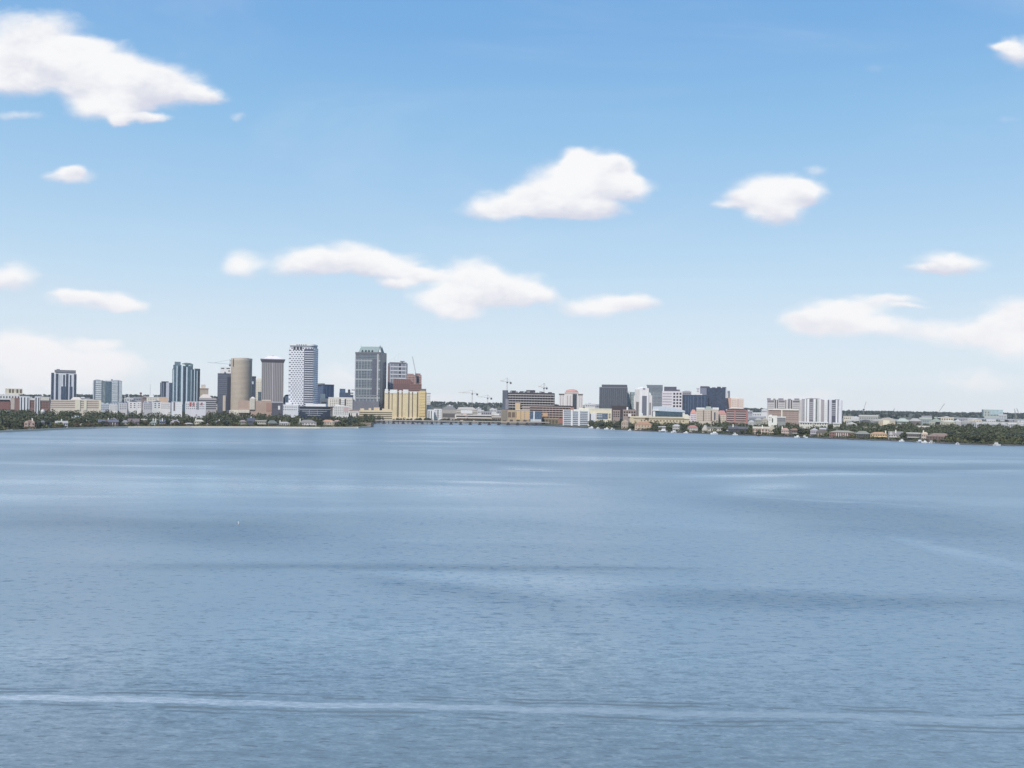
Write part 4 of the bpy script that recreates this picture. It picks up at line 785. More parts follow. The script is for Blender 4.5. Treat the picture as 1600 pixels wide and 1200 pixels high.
# ================================================================== BRIDGE + ELEVATED ROADS
def causeway():
    pa, pb = at(562, 659.4, 2375), at(858, 664.6, 2410)
    pa.z = pb.z = 0
    L = (pb-pa).length; ang = math.atan2(pb.y-pa.y, pb.x-pa.x)
    r = thing('causeway_bridge', 'long low grey causeway bridge on dark piers across the river mouth', 'bridge', pa, ang)
    LANDMARKS.append((690, 2400, 'the causeway bridge'))
    MB().box(-30, L, -6, 6, 6.8, 8.5).build('deck', plain((132,126,124)), r)
    MB().box(-30, L, -6.5, -6.02, 7.4, 9.6).build('parapet', plain((176,166,158)), r); MB().box(-30, L, 6.02, 6.5, 7.4, 9.6).build('parapet', plain((150,146,142)), r)
    pm = MB().box(-2.6,2.6,-5.5,5.5,-3,6.77).box(-4.6,4.6,-6.4,6.4,-3,1.4).mesh('pier', plain((64,64,76))); bm_ = MB().box(-.8,.8,-4,4,-3,6.77).mesh('pile_bent', plain((74,74,84)))
    n = 19
    for i in range(n):
        link('pier', pm, r, (12+i*(L-20)/n, 0, 0))
        if i < 8: link('pile_bent', bm_, r, (12+(i+.5)*(L-20)/n, 0, 0))
    for i in range(12):
        x = 20+i*L/12; MB().bar((x,5.8,8.5),(x,5.8,15.5),.18).bar((x,5.8,15.5),(x,3.6,16),.14).build('lamp_post', m_steel, r)
causeway()
def flyover(name, label, pts, z, w, n, cc, rail=(206,202,194)):
    """pts: (px, d); raised road on columns"""
    P = [Vector((at(px, 650, d).x, d, 0)) for px, d in pts]
    r = thing(name, label, 'road bridge', P[0]); P = [p-P[0] for p in P]; deck, rl = MB(), MB(); gz = ground(pts[0][0], pts[0][1]); r.location.z = gz
    for p, q in zip(P, P[1:]):
        u = (q-p).normalized(); v = Vector((-u.y, u.x, 0))
        for t, o, wd, z0, z1 in ((deck, 0, w, z-1.4, z), (rl, -w, .3, z-1.6, z+1.1), (rl, w, .3, z-1.6, z+1.1)):
            k = len(t.v); c0, c1 = p+v*o, q+v*o
            t.v += [tuple(c0-v*wd+Vector((0,0,z0))), tuple(c1-v*wd+Vector((0,0,z0))), tuple(c1+v*wd+Vector((0,0,z0))), tuple(c0+v*wd+Vector((0,0,z0))), tuple(c0-v*wd+Vector((0,0,z1))), tuple(c1-v*wd+Vector((0,0,z1))), tuple(c1+v*wd+Vector((0,0,z1))), tuple(c0+v*wd+Vector((0,0,z1)))]
            t.f += [tuple(k+i for i in q_) for q_ in ((0,3,2,1),(4,5,6,7),(0,1,5,4),(1,2,6,5),(2,3,7,6),(3,0,4,7))]
    deck.build('deck', plain(cc), r); rl.build('railing', plain(rail), r)
    for i in range(n):
        t = (i+.5)/n*(len(P)-1); j = int(t); p = P[j]+(P[j+1]-P[j])*(t-j)
        MB().box(p.x-.9,p.x+.9,p.y-.9,p.y+.9,-3,z-1.42).build('column', m_concrete, r)
    return r
flyover('elevated_road', 'long pale elevated expressway sweeping across the eastern plain', [(1326,2620),(1400,2560),(1480,2440),(1540,2360),(1620,2260)], 15, 6, 16, (186,184,180))
flyover('elevated_road', 'higher white elevated ramp behind the expressway on the eastern plain', [(1462,2950),(1530,2800),(1620,2500)], 20, 5, 8, (206,206,210), (226,226,230))
flyover('elevated_road', 'pale road wall running through the trees below the terraces', [(204,1930),(226,1940),(250,1950),(290,1985)], 8, 4, 8, (200,196,182), (222,216,200))

# ================================================================== SHORE HOUSES
HOUSES = []
def house(label, x0, x1, yr, ye, yb, wall, roof, style='hip', nw=4, chim=(), mark=None, dr=.7, porch=None, name='waterfront_house', gab=(), cols=(), back=0, win=(50,54,64)):
    xm = (x0+x1)/2; hx = (x0, x1)
    d = max(dist(xm, yb, 3.0), ds(xm)+(34 if xm < 600 else 20))+back
    mute = lambda c: tuple(v*.93+(128-v)*.10 for v in c)
    wall, roof = mute(wall), mute(roof)
    d += (x1-x0)*d/F*dr*.5
    b = Bld(name, label, 'house', x0, x1, ye, d, plain(wall), dr=dr, mark=mark, rz=0 if (gab or cols or chim) else (16, -20, 8, -10, 24)[int(x0*3) % 5])
    x0, x1 = b.fl, b.fl+b.W/b.kx
    if style == 'hip': ro = b.hip('roof', plain(roof, .85, .2, .6), x0, x1, ye, yr, .6, .28)
    elif style == 'gable': ro = b.gable('roof', plain(roof, .85, .2, .6), x0, x1, ye, yr, .5)
    elif style == 'side':
        ro = MB().prism([(-b.D/2-.6, b.lz(ye)), (b.D/2+.6, b.lz(ye)), (0, b.lz(yr))], -b.W/2-.5, b.W/2+.5).build('roof', plain(roof, .85, .2, .6), b.root); ro.rotation_euler = (0,0,-math.pi/2)
    elif style == 'barrel': ro = b.barrel('roof', plain(roof, .85, .2, .6), x0, x1, ye, yr, .4)
    else: ro = b.over('roof', plain(roof, .85, .2, .6), yr, ye+.15, .8)
    for c in chim: b.raw('chimney', plain((236,228,214)), b.lx(c)-.9, b.lx(c)+.9, -.9, .9, b.lz(ye), b.lz(yr)+2.6, ro)
    for (a, c, t) in gab:
        b.front('gable_wall', plain(wall), a, c, ye, 690, 1.2); b.gable('gable_roof', plain(tuple(min(255, v+14) for v in wall)), a, c, ye, t, .2, f0=-.06, f1=.4)
    HOUSES.append((hx[0], hx[1], d-b.D/2-3, d+b.D/2+4)); hh = b.lz(ye)
    if nw:
        rows = 2 if hh > 6 else 1
        st = b.W/nw; me = MB().box(-1.05, 1.05, -.08, .1, -.95, .95).mesh('window', plain(win, .2))
        for i in range(nw):
            for j in range(rows): link('window', me, b.root, (-b.W/2+st*(i+.5), -b.D/2-(1.2 if any(b.lx(a) < -b.W/2+st*(i+.5) < b.lx(c) for a, c, t in gab) else 0), hh*(.32 if rows == 2 else .5)+j*hh*.42))
    b.raw('door', plain((92,60,50)), -.6+b.W*.13, .6+b.W*.13, -b.D/2-.12, -b.D/2+.1, -.5, 2.2)
    if porch: b.raw('porch', plain(porch), -b.W*.42, b.W*.42, -b.D/2-3.2, -b.D/2, hh*.42, hh*.42+.5)
    for c in cols: b.raw('column', plain((236,230,220)), b.lx(c)-.45, b.lx(c)+.45, -b.D/2-2.6, -b.D/2-1.7, -1, hh*.9)
    return b
# west bank
house('salmon pink stucco house with gabled wings on the western shore', 38, 54.6, 656, 659.6, 671, (222,182,162), (196,150,132), 'gable', 3, (50.5,), 'the salmon pink house', gab=((39,44.6,657.4),(49,54,656.6)))
house('small grey house with pale wall behind the palms', 63.6, 70, 657, 659.6, 669.6, (190,190,196), (130,136,140), 'hip', 2, mark='the small grey house')
house('white two-storey house with grey hip roof next to the small grey house', 72, 79, 657, 659.6, 668, (226,226,230), (150,154,160), 'hip', 3)
house('bright white house with several stepped gables and low white garden wall', 86.4, 106, 657.6, 661, 669.4, (236,234,234), (190,186,184), 'side', 6, (91,), 'the bright white gabled house', gab=((87,92,657),(96,100,658.6)))
house('white garden wall house, one storey, wide, along the western shore road', 88.4, 112, 666, 667.2, 671, (234,228,216), (196,186,170), 'flat', 6)
house('large pale green-grey roofed house set back among the western oaks', 112, 127, 649.6, 652.8, 664, (206,210,206), (190,204,204), 'hip', 5, (), 'the set-back pale house', back=120)
house('white cottage with sloping white roof in the western oaks', 131.4, 139, 656, 659, 666, (230,228,222), (216,216,210), 'gable', 2, back=60)
house('little cream cottage with white roof among rust-brown trees', 124.6, 130, 661.4, 663.6, 668, (226,210,180), (230,224,210), 'gable', 2)
house('dark brick house with white chimneys and white window trim', 153.6, 185, 655.6, 659.4, 668.6, (120,92,98), (110,112,130), 'side', 7, (164.6,168.4), 'the white-chimneyed brick house', gab=((163,169.6,655),), cols=(156,176,180))
house('bright white attic villa with small dormers behind the dark brick house', 172, 182, 652.6, 655.4, 664, (238,236,234), (200,196,196), 'gable', 3, back=50)
house('grey-roofed white villa with dark porch', 191, 200.4, 656.6, 659.4, 668.4, (226,222,226), (150,150,156), 'hip', 3, porch=(80,66,66))
house('mauve-brown tall house with three pale gables', 200, 217.6, 654, 658.6, 668.2, (158,138,140), (130,114,116), 'side', 5, (), 'the mauve gabled house', gab=((203,207,653.4),(210,213.4,655.6)))
house('pale sage house with steep gable and two thin white chimneys', 234, 245, 656, 661, 668, (206,214,206), (186,196,190), 'gable', 3, (239.4,243.4), 'the pale sage gabled house')
house('blue-grey tall house of narrow bays with white peaked dormers', 249, 258.4, 655.6, 658, 668, (142,156,186), (96,104,124), 'side', 3, (257,), 'the blue-grey narrow-bay house', gab=((249.4,251.6,655),(252.6,254.8,655)))
house('lilac-roofed house hidden behind a round olive tree', 266, 282, 656.4, 660, 668, (186,178,182), (176,166,178), 'hip', 4, (), 'the lilac-roofed house')
house('long low white house with pink fascia, west of the cream arched house', 288, 302, 660.6, 662, 668, (222,210,206), (216,206,206), 'hip', 5)
house('cream arched house with balcony and pale chimney stack', 304, 318.6, 655.6, 658.4, 668, (230,218,190), (214,206,186), 'hip', 5, (306,), 'the cream arched house', porch=(226,214,190))
house('tiny white boathouse shed on the western shore', 321.8, 327.4, 661.6, 663.4, 668, (238,236,232), (240,240,236), 'gable', 1)
house('blue-grey house with dark hip roof behind a rust-coloured tree', 334, 346, 657.4, 660, 668, (172,174,188), (120,124,136), 'hip', 4, (342.6,), 'the blue-grey hip-roofed house')
house('small lavender house between two dark oaks', 349.6, 356, 657.6, 660.6, 668, (190,188,202), (150,150,162), 'hip', 2)
house('pale beige house mostly screened by tall trees', 374, 385, 656.4, 658.6, 667, (206,190,176), (176,156,146), 'hip', 4, back=15)
house('big slate-blue gambrel house with white dormer trim', 386, 398.6, 653, 658, 668.6, (92,98,118), (76,84,104), 'side', 4, (391,), 'the slate-blue house', gab=((394,398,654),))
house('modern tan flat-roofed house with dark ground floor', 397.6, 416, 656.6, 658, 668.8, (214,204,176), (206,198,180), 'flat', 5, (), 'the modern tan house', porch=(196,186,166))
house('wide house with grey-green hip roof and shadowed veranda', 416.6, 434, 656.8, 661.6, 669, (120,100,72), (122,132,122), 'hip', 5, (), 'the veranda house')
house('pinkish white house with low wall near the grey-green roofed house', 436, 453, 659, 661.4, 669.2, (230,216,206), (196,190,184), 'hip', 5, (437.6,))
house('taupe hip-roofed house with white lower storey', 467, 494.4, 656, 660, 669.4, (214,206,200), (150,144,136), 'hip', 6, (469,), 'the taupe hip-roofed house', porch=(220,212,206))
house('orange tile-roofed villa on the western point', 503, 522.6, 656, 658.8, 668.6, (226,206,180), (222,160,122), 'hip', 5, (), 'the orange tile-roofed villa', gab=((516,520,656.6),))
house('small house with faded pink roof beside the orange tile-roofed villa', 521.6, 532, 656.4, 658.6, 668, (180,160,156), (206,170,156), 'hip', 3)
house('flat brown park pavilion at the tip of the western point', 562, 584, 660.6, 662, 667.2, (190,164,136), (176,140,120), 'flat', 6, (), 'the brown park pavilion', name='park_pavilion')
for lab, a, c, y, z in (('bright white condominium cottages with jumbled roofs below the ribbed grey tower', 423, 433, 642.6, 645), ('white stepped cottage in the middle of the jumbled white cottages', 432, 441, 640, 643), ('tall white cottage with two gables beside the dark curved office', 440.6, 452.6, 638, 642)):
    house(lab, a, c, y, z, 655, (240,238,238), (226,224,226), 'gable', 4, back=40, gab=((a+1, a+4.5, y-.6),))
house('white low cottage roof in the trees below the jumbled white cottages', 417.6, 423.6, 647, 648.6, 656, (232,230,230), (240,240,240), 'flat', 2, back=10)
house('low cream garden block at the foot of the round tan tower', 366, 385, 641.4, 642.8, 655, (228,218,194), (226,214,190), 'flat', 6, back=60)
house('pale blue tent-roofed pavilion at the foot of the slim dark tower', 339.6, 350, 637.6, 642, 655, (206,218,232), (196,210,228), 'hip', 3, back=90)
house('long flat white roofed store above the western tree belt', 195, 224, 638.4, 640.4, 655, (222,218,204), (232,226,210), 'flat', 7, back=150)
house('small white roofed house in front of the long cream office block', 128.6, 134, 639, 640.6, 655, (230,228,228), (240,238,238), 'gable', 2, back=140)
house('tiny white house peeking over the oaks below the long cream office block', 80.6, 87, 645.8, 647.6, 660, (220,216,206), (210,206,196), 'hip', 2, back=80)
# east bank
house('tan gabled boathouse at the western end of the eastern shore', 971, 983, 655.6, 659.6, 672, (206,178,152), (214,186,160), 'gable', 3, mark='the tan gabled boathouse')
house('cream wall house with wide orange tile roof', 992, 1020, 659, 663.4, 673, (224,192,156), (196,140,102), 'hip', 6, (), 'the wide orange-roofed house', gab=((1000,1008,663.6),))
house('white garage with rounded front before the wide orange-roofed house', 997.6, 1007.6, 666.6, 668.6, 675, (240,232,224), (232,214,196), 'barrel', 2)
house('olive-yellow house half hidden in hedges below the long tan terrace', 990, 1000, 654.6, 657.6, 669, (206,176,110), (190,156,92), 'hip', 3, back=30)
house('white flat pool house under dark oaks', 1029, 1040, 666, 667.2, 677, (232,226,220), (240,238,234), 'flat', 4)
house('small white roofed house right of the white flat pool house', 1051, 1063, 663.4, 665, 678, (206,202,198), (236,234,230), 'hip', 4)
house('low white house with bright red roof', 1074, 1090.6, 664.4, 668, 679, (234,224,212), (198,122,114), 'hip', 5, (), 'the bright red-roofed house')
house('white A-frame house with steep pointed gable', 1097, 1107, 664, 671.6, 681, (236,222,206), (232,222,210), 'gable', 3, (), 'the white A-frame house')
house('cream colonnaded house with dark openings and pergola', 1106, 1129.6, 667, 669, 681, (222,210,186), (150,146,134), 'flat', 6, (), 'the cream colonnaded house', cols=(1110,1116,1122.6,1125.6))
house('white flat boathouse standing over the water', 1135, 1147, 671.8, 673.2, 680.6, (200,196,196), (238,234,234), 'flat', 4, (), 'the white flat boathouse', porch=(230,226,226))
house('dark slate-roofed house with white attic window', 1138, 1153, 665, 670, 681, (74,72,82), (84,86,96), 'side', 4, (1147.4,), 'the dark slate-roofed house')
house('charcoal house with scattered white gable trim', 1153, 1168.6, 666.6, 670, 682, (70,70,80), (96,98,106), 'side', 4, (), gab=((1163,1167,669),))
house('large cream mansion with arched loggia, tall white chimneys and red-brown walls', 1176.6, 1206, 666.6, 669.6, 683, (196,140,110), (222,206,176), 'side', 9, (1189.6,1200), 'the arched mansion', cols=(1180,1184,1190,1195,1200), porch=(228,212,184))
house('cream steep gabled wing beside the arched mansion', 1202, 1211.6, 663.6, 672, 683, (232,216,188), (226,210,180), 'gable', 3)
house('pink and white house with small tower', 1221, 1233, 668.6, 672, 684, (232,206,192), (206,156,136), 'hip', 4, (1222.4,), 'the pink and white house')
house('brown tile-roofed house with white veranda bands', 1233, 1250.4, 669.6, 672, 684, (140,126,120), (176,120,96), 'hip', 5, (), porch=(236,232,228))
house('low house with mauve-white tin roof in the dark oaks', 1266, 1279, 669, 672.4, 685, (206,196,206), (226,218,226), 'gable', 4)
house('taupe barrel-roofed boathouse with beige end wall', 1275, 1293.6, 671, 676.6, 685.6, (190,170,144), (128,118,110), 'barrel', 3, (), 'the taupe barrel-roofed boathouse')
house('house with white flat roof slab behind the taupe barrel-roofed boathouse', 1281, 1292, 668.6, 670.6, 684, (190,186,190), (232,230,236), 'flat', 4, back=26)
house('long low house with grey-green roof and white-pillared arcade', 1296, 1337, 672.6, 675.4, 686.6, (160,106,100), (168,166,146), 'hip', 10, (), 'the grey-green roofed house', dr=.35, cols=(1307,1310.6,1314,1317.6,1321,1324))
house('dark charcoal hip-roofed house beside the long grey-green roofed house', 1335, 1360, 673.4, 678, 688, (92,92,96), (146,146,132), 'hip', 6, (), 'the dark charcoal hip-roofed house', dr=.5)
house('bright orange stucco mansion with orange tile roof', 1360, 1386.6, 675, 678, 689, (230,198,150), (212,162,122), 'hip', 7, (1384,), 'the orange stucco mansion', porch=(244,206,150), dr=.5)
house('white two-storey house with grey-blue gable roof and pale terrace', 1388.6, 1411, 674, 678.4, 690, (212,206,200), (146,140,140), 'side', 6, (1404,), 'the white terrace house', gab=((1390,1395,673.6),), porch=(232,222,210))
house('long flat house with two bright white horizontal roof bands', 1417, 1441, 676, 677.4, 691, (132,124,118), (238,230,214), 'flat', 7, (), 'the long white-banded house', porch=(240,232,220), dr=.4)
house('cream stucco house with little white belvedere', 1440, 1450, 675, 678, 691.6, (232,206,180), (226,196,166), 'hip', 3, (1443,), 'the cream belvedere house')
house('long maroon-roofed house with red-brown walls', 1448, 1487.6, 676.8, 682, 693, (132,102,92), (150,122,110), 'hip', 9, (), 'the long maroon-roofed house', dr=.4, gab=((1462,1467,680),(1476,1480,680)))
for i, (a, c, y, z, lab) in enumerate(((1519,1528,685.6,687.4,'beige flat roofed cabin in the eastern oaks'), (1553,1561,678.6,680.8,'cream gabled cabin high among the eastern oaks'), (1497,1503,675.4,677,'tiny white cabin roof in the crown of the eastern oaks'), (1536,1544,670.6,672,'pale roof at the top of the eastern oaks'), (1596,1606,683.6,685.4,'white cabin cut by the eastern edge'), (1502,1512,668.6,670,'little cream roof just above the eastern oaks'), (1588,1597,671,672.4,'grey roof above the oaks at the eastern edge'))):
    house(lab, a, c, y, z, z+7, (220,206,186), (226,214,196), 'gable' if i % 2 else 'hip', 2, back=10)

# water tank
d = 1930; p = at(67, 644, d); g = ground(67, d); Z = lambda y: at(67, y, d).z-g
r = thing('water_tank', 'round pale water tank with striped panels rising from the western oaks', 'water tank', (p.x, d, g)); LANDMARKS.append((67, d, 'the round pale water tank'))
rr = 3.3*d/F; cz0 = Z(643.8); hh_ = 4.3*d/F
MB().lathe([(rr*math.sin(math.pi*i/12)+.01, cz0-hh_*math.cos(math.pi*i/12)) for i in range(13)], 18).build('tank', plain((206,200,190), .6), r, smooth=True)
MB().lathe([(1.6,-1),(1.3,cz0-hh_*.85)],10).build('pedestal', plain((160,158,150)), r)
MB().lathe([(rr*1.02,cz0-.5),(rr*1.04,cz0),(rr*1.02,cz0+.5)],18).build('walkway_ring', plain((150,146,140)), r)

# ================================================================== SEAWALLS AND DOCKS
def ribbon(name, label, pxs, off, z0, z1, th, mat, cat='wall'):
    P = []
    for px in pxs:
        dd = ds(px)+off; P.append(Vector((at(px, 660, dd).x, dd, 0)))
    t = MB()
    for p, q in zip(P, P[1:]):
        u = (q-p).normalized(); v = Vector((-u.y, u.x, 0))*th; k = len(t.v)
        for z in (z0, z1): t.v += [(p.x, p.y, z), (q.x, q.y, z), (q.x+v.x, q.y+v.y, z), (p.x+v.x, p.y+v.y, z)]
        t.f += [tuple(k+i for i in q_) for q_ in ((0,3,2,1),(4,5,6,7),(0,1,5,4),(1,2,6,5),(2,3,7,6),(3,0,4,7))]
    o = t.build(name, mat); return tag(o, label, cat)
ribbon('seawall', 'long pale beige seawall balustrade along the western shore', list(range(-60, 561, 10)), -1, -2, 3.0, 1.0, plain((222,212,186)))
ribbon('shore_path', None, list(range(-60, 561, 10)), 5, 1.0, 2.3, 5, plain((206,198,182)), None)['kind'] = 'structure'
ribbon('seawall', 'pale rubble revetment around the tip of the western point', [560,566,572,578,582.4], -4, -2, 2.6, 3, plain((214,202,180)))
ribbon('seawall', 'dark concrete seawall along the eastern shore', list(range(784, 1660, 8)), -1, -2, 1.9, 1.0, plain((86,84,88)))
ribbon('seawall', 'grey embankment behind the causeway bridge', [588,600,620,640,670,700,730,760,780], -1, -2, 2.2, 1.0, plain((130,124,120)))
r0 = None
for i, (px, ln) in enumerate(((932,12),(958,14),(1034,16),(1060,12),(1112,14),(1142,10),(1168,14),(1214,12),(1254,14),(1290,10),(1334,14),(1366,12),(1398,16),(1434,14),(1462,12),(1478,16),(1506,14),(1556,20),(1580,18))):
    dd = ds(px)-ln-1; m = min([L for L in LANDMARKS if L[1] < 2150], key=lambda L: abs(L[0]-px))
    r = thing('wooden_dock', 'short grey wooden dock on piles before %s' % m[2], 'dock', (at(px, 660, dd).x, dd, 0), 0, 'docks along the eastern shore')
    w = 5+(i*7) % 6
    MB().box(-w, w, 0, 3, 1.5, 1.8).box(-1, 1, 3, ln+2, 1.5, 1.8).build('deck', plain((130,122,114)), r)
    for x in (-w+.5, 0, w-.5): MB().bar((x, 1.5, -2), (x, 1.5, 2.6), .25, n=6).build('pile', plain((90,82,76)), r)

# ================================================================== BOATS
def boat(label, px, ln, hull=(238,238,238), top=True, off=9, rz=.15, mast=False):
    dd = ds(px)-off
    r = thing('motor_boat', label, 'boat', (at(px, 660, dd).x, dd, 0), rz, 'boats moored along the eastern shore')
    L, Wd, hh = ln, ln*.3, ln*.14+.4
    v, f = [], []
    st = [(-.5,.8,.0),(-.2,1,.0),(.15,.95,.05),(.36,.6,.2),(.5,.03,.4)]
    for x, w, dz in st: v += [(x*L, -w*Wd/2*.6, -.4), (x*L, w*Wd/2*.6, -.4), (x*L, w*Wd/2, hh+dz), (x*L, -w*Wd/2, hh+dz)]
    for i in range(4):
        for a in range(4): f.append((i*4+a, i*4+(a+1) % 4, i*4+4+(a+1) % 4, i*4+4+a))
    f += [(3,2,1,0), (16,17,18,19)]
    t = MB(); t.v, t.f = v, f; t.build('hull', plain(hull, .3), r)
    c = MB().frustum((-.3*L,.18*L,-Wd*.32,Wd*.32), (-.24*L,.08*L,-Wd*.28,Wd*.28), hh+.02, hh+ln*.13+.8).build('cabin', plain((232,232,236), .3), r)
    MB().box(-.22*L,.1*L,-Wd*.33,-Wd*.30,hh+.5,hh+1.1).build('window', m_pane, c)
    if top: MB().box(-.32*L,.12*L,-Wd*.36,Wd*.36,hh+ln*.13+1.6,hh+ln*.13+1.8).bar((-.3*L,-Wd*.3,hh),(-.3*L,-Wd*.3,hh+ln*.13+1.6),.08).bar((.1*L,-Wd*.3,hh),(.1*L,-Wd*.3,hh+ln*.13+1.6),.08).build('canopy_frame', m_whitebright, r)
    if mast: MB().bar((0,0,hh),(0,0,hh+ln*1.2),.12,.06).build('mast', m_white, r)
for a in (('white motor boat moored below the pale yellow office', 924, 12), ('white cabin boat lying at the western end of the eastern docks', 935, 10), ('white motor boat beside a canopy boat left of the tan gabled boathouse', 948, 11), ('white canopy boat just left of the tan gabled boathouse', 957, 10), ('small white boat moored left of the wide orange-roofed house', 984, 8),
          ('large white motor yacht before the white flat pool house', 1036, 19), ('white motor boat right of the large white yacht', 1053, 13), ('small white boat before the bright red-roofed house', 1072, 9), ('white boat before the cream colonnaded house', 1116, 15), ('white speedboat moored at the white flat boathouse', 1149, 10),
          ('white motor boat in front of the brown tile-roofed house', 1246, 10), ('low white boat in front of the dark oaks left of the taupe boathouse', 1258, 10), ('white cabin cruiser before the white terrace house', 1409, 9), ('white cabin cruiser moored before the long white-banded house', 1437, 11), ('white speedboat beside the cruiser before the cream belvedere house', 1445, 9), ('white boat moored before the long maroon-roofed house', 1456, 9), ('small white boat under the first eastern oaks', 1497, 7), ('low white boat moored before the eastern oak belt', 1558, 12)):
    boat(*a, top=R.random() < .6, rz=R.uniform(-.3, .4)+(math.pi if R.random() < .5 else 0), mast=False)
# a few parked cars on the western shore road
def car(label, px, c, off=9):
    dd = ds(px)+off; r = thing('parked_car', label, 'car', (at(px, 660, dd).x, dd, 2.0 if off < 12 else ground(px, dd)), R.uniform(-.1, .1), 'cars parked on the western shore road')
    MB().frustum((-2.3,2.3,-.9,.9), (-2.2,2.2,-.85,.85), .4, 1.0).build('body', plain(c, .3), r)
    MB().frustum((-1.5,1.1,-.8,.8), (-1.1,.6,-.7,.7), 1.0, 1.6).build('cabin', m_pane, r)
    for x in (-1.4, 1.4):
        for y in (-.85, .85): MB().bar((x,y-.1,.45),(x,y+.1,.45),.36,n=10).build('wheel', m_black, r)
car('white car parked near the western edge of the shore road', 13, (236,236,238)); car('second white car parked near the western edge, under the palms', 18.6, (232,232,234)); car('silver car parked before the salmon pink house', 47, (206,206,210))
car('white van-like car before the mauve gabled house', 212.6, (240,240,240)); car('white car right of the mauve gabled house', 218, (238,236,232)); car('pale car before the cream arched house', 312, (222,216,206))
# buoy
dd = dist(372.6, 820.5, 0)
r = thing('channel_buoy', 'tiny white marker buoy alone on the open water', 'buoy', (at(372.6, 820, dd).x, dd, 0))
MB().lathe([(.1,-.5),(.3,-.2),(.32,.25),(.15,.4)],14).build('float', plain((150,150,150), .5), r)
MB().lathe([(.15,.4),(.12,.95),(.26,1.0),(.24,1.35),(.05,1.45)],12).build('top_marker', m_whitebright, r)
# ================================================================== TREES
def leafmat(name, c, var=.5):
    m, t, p = nt(name)
    tc = N(t, 'ShaderNodeTexCoord'); no = N(t, 'ShaderNodeTexNoise'); no.inputs['Scale'].default_value = .45; no.inputs['Detail'].default_value = 3
    oi = N(t, 'ShaderNodeObjectInfo')
    t.links.new(tc.outputs['Object'], no.inputs['Vector'])
    b = c
    f = math_(t, 'ADD', math_(t, 'MULTIPLY', no.outputs[0], .7), math_(t, 'MULTIPLY', oi.outputs['Random'], .35))
    t.links.new(mixc(t, f, tuple(x*(1-var) for x in b)+(1,), (b[0]*(1+var*1.3), b[1]*(1+var), b[2]*(1+var*.8), 1)), p.inputs['Base Color'])
    p.inputs['Roughness'].default_value = .7
    return m
LEAF = {'dark': leafmat('leaf_dark', (.056,.070,.034)), 'mid': leafmat('leaf_mid', (.104,.120,.050)), 'olive': leafmat('leaf_olive', (.125,.120,.055)), 'rust': leafmat('leaf_rust', (.135,.092,.050)), 'blue': leafmat('leaf_blue', (.050,.070,.062)), 'palm': leafmat('leaf_palm', (.076,.090,.050))}
m_bark = plain((96,84,74))
def rv(r=1.):
    while True:
        v = Vector((R.uniform(-1,1), R.uniform(-1,1), R.uniform(-1,1)))
        if .05 < v.length <= 1: return v*r
def leafquads(t, c, rad, n, s):
    """leaf clumps spread through an uneven ellipsoid"""
    for _ in range(n):
        v = rv(); v = v.normalized()*(.45+.55*v.length**.4)
        q = Vector((c[0]+v.x*rad[0], c[1]+v.y*rad[1], c[2]+v.z*rad[2]))
        u = rv().normalized(); w = u.cross(rv()).normalized(); k = s*R.uniform(.6,1.4)
        t.quad(q, u*k, w*k)
def broadleaf(seed, h, w, leaf, nb=7):
    R.seed(seed)
    root = bpy.data.objects.new('broadleaf_tree', None); COL.objects.link(root)
    tr = MB().bar((0,0,-1),(0,0,h*.32),.42,.3,7)
    t = MB()
    for i in range(nb):
        a = i*2.4+R.random(); rr = w*.5*(.2+.55*R.random()) if i else 0
        c = (rr*math.cos(a), rr*math.sin(a), h*(.42+.42*R.random()*(1-rr/w)) if i else h*.74)
        tr.bar((0,0,h*.28), (c[0]*.8,c[1]*.8,c[2]), .2, .06, 5)
        k = w*R.uniform(.2,.31)
        leafquads(t, c, (k, k, k*.78), int(70), .62)
    t.build('crown', LEAF[leaf], root, fix=False); tr.build('trunk', m_bark, root)
    return root
def palm(seed, h, leaf):
    R.seed(seed); root = bpy.data.objects.new('palm_tree', None); COL.objects.link(root)
    MB().bar((0,0,-1),(.3,0,h*.5),.24,.2,7).bar((.3,0,h*.5),(.5,.1,h),.2,.17,7).build('trunk', plain((146,132,116)), root)
    t = MB()
    for i in range(18):
        a = i*2.4; e = R.uniform(-.5,.9); L = R.uniform(2.0,2.8); p = Vector((.5,.1,h)); 
        for j in range(4):
            d = Vector((math.cos(a)*math.cos(e), math.sin(a)*math.cos(e), math.sin(e))); q = p+d*L/4
            w = Vector((-math.sin(a), math.cos(a), 0))*(.42-.08*j)
            t.quad((p+q)/2, (q-p)/2, w); p = q; e -= .42
    t.build('crown', LEAF[leaf], root, fix=False)
    return root
def cypress(seed, h, leaf):
    R.seed(seed); root = bpy.data.objects.new('conifer_tree', None); COL.objects.link(root)
    MB().bar((0,0,-1),(0,0,h*.8),.3,.1,7).build('trunk', m_bark, root); t = MB()
    for i in range(9):
        f = i/8; k = 2.0*(1-f)+.4; leafquads(t, (R.uniform(-.4,.4),R.uniform(-.4,.4),h*(.14+.82*f)), (k,k,h*.08), 34, .55)
    t.build('crown', LEAF[leaf], root, fix=False); return root
PROTO = []  # (root, adjective phrase, category, height)
for s, h, w, l, ad in ((1,13,14,'dark','broad dark green oak'),(2,15,13,'dark','tall dark green oak'),(3,11,13,'mid','mid green spreading tree'),(4,13,11,'mid','rounded mid green tree'),(5,10,12,'olive','olive green tree'),(6,9,10,'rust','rust-brown leaved tree'),(7,14,15,'blue','wide blue-green oak'),(8,8,9,'mid','low bushy green tree')):
    PROTO.append((broadleaf(s, h, w, l), ad, 'tree', h))
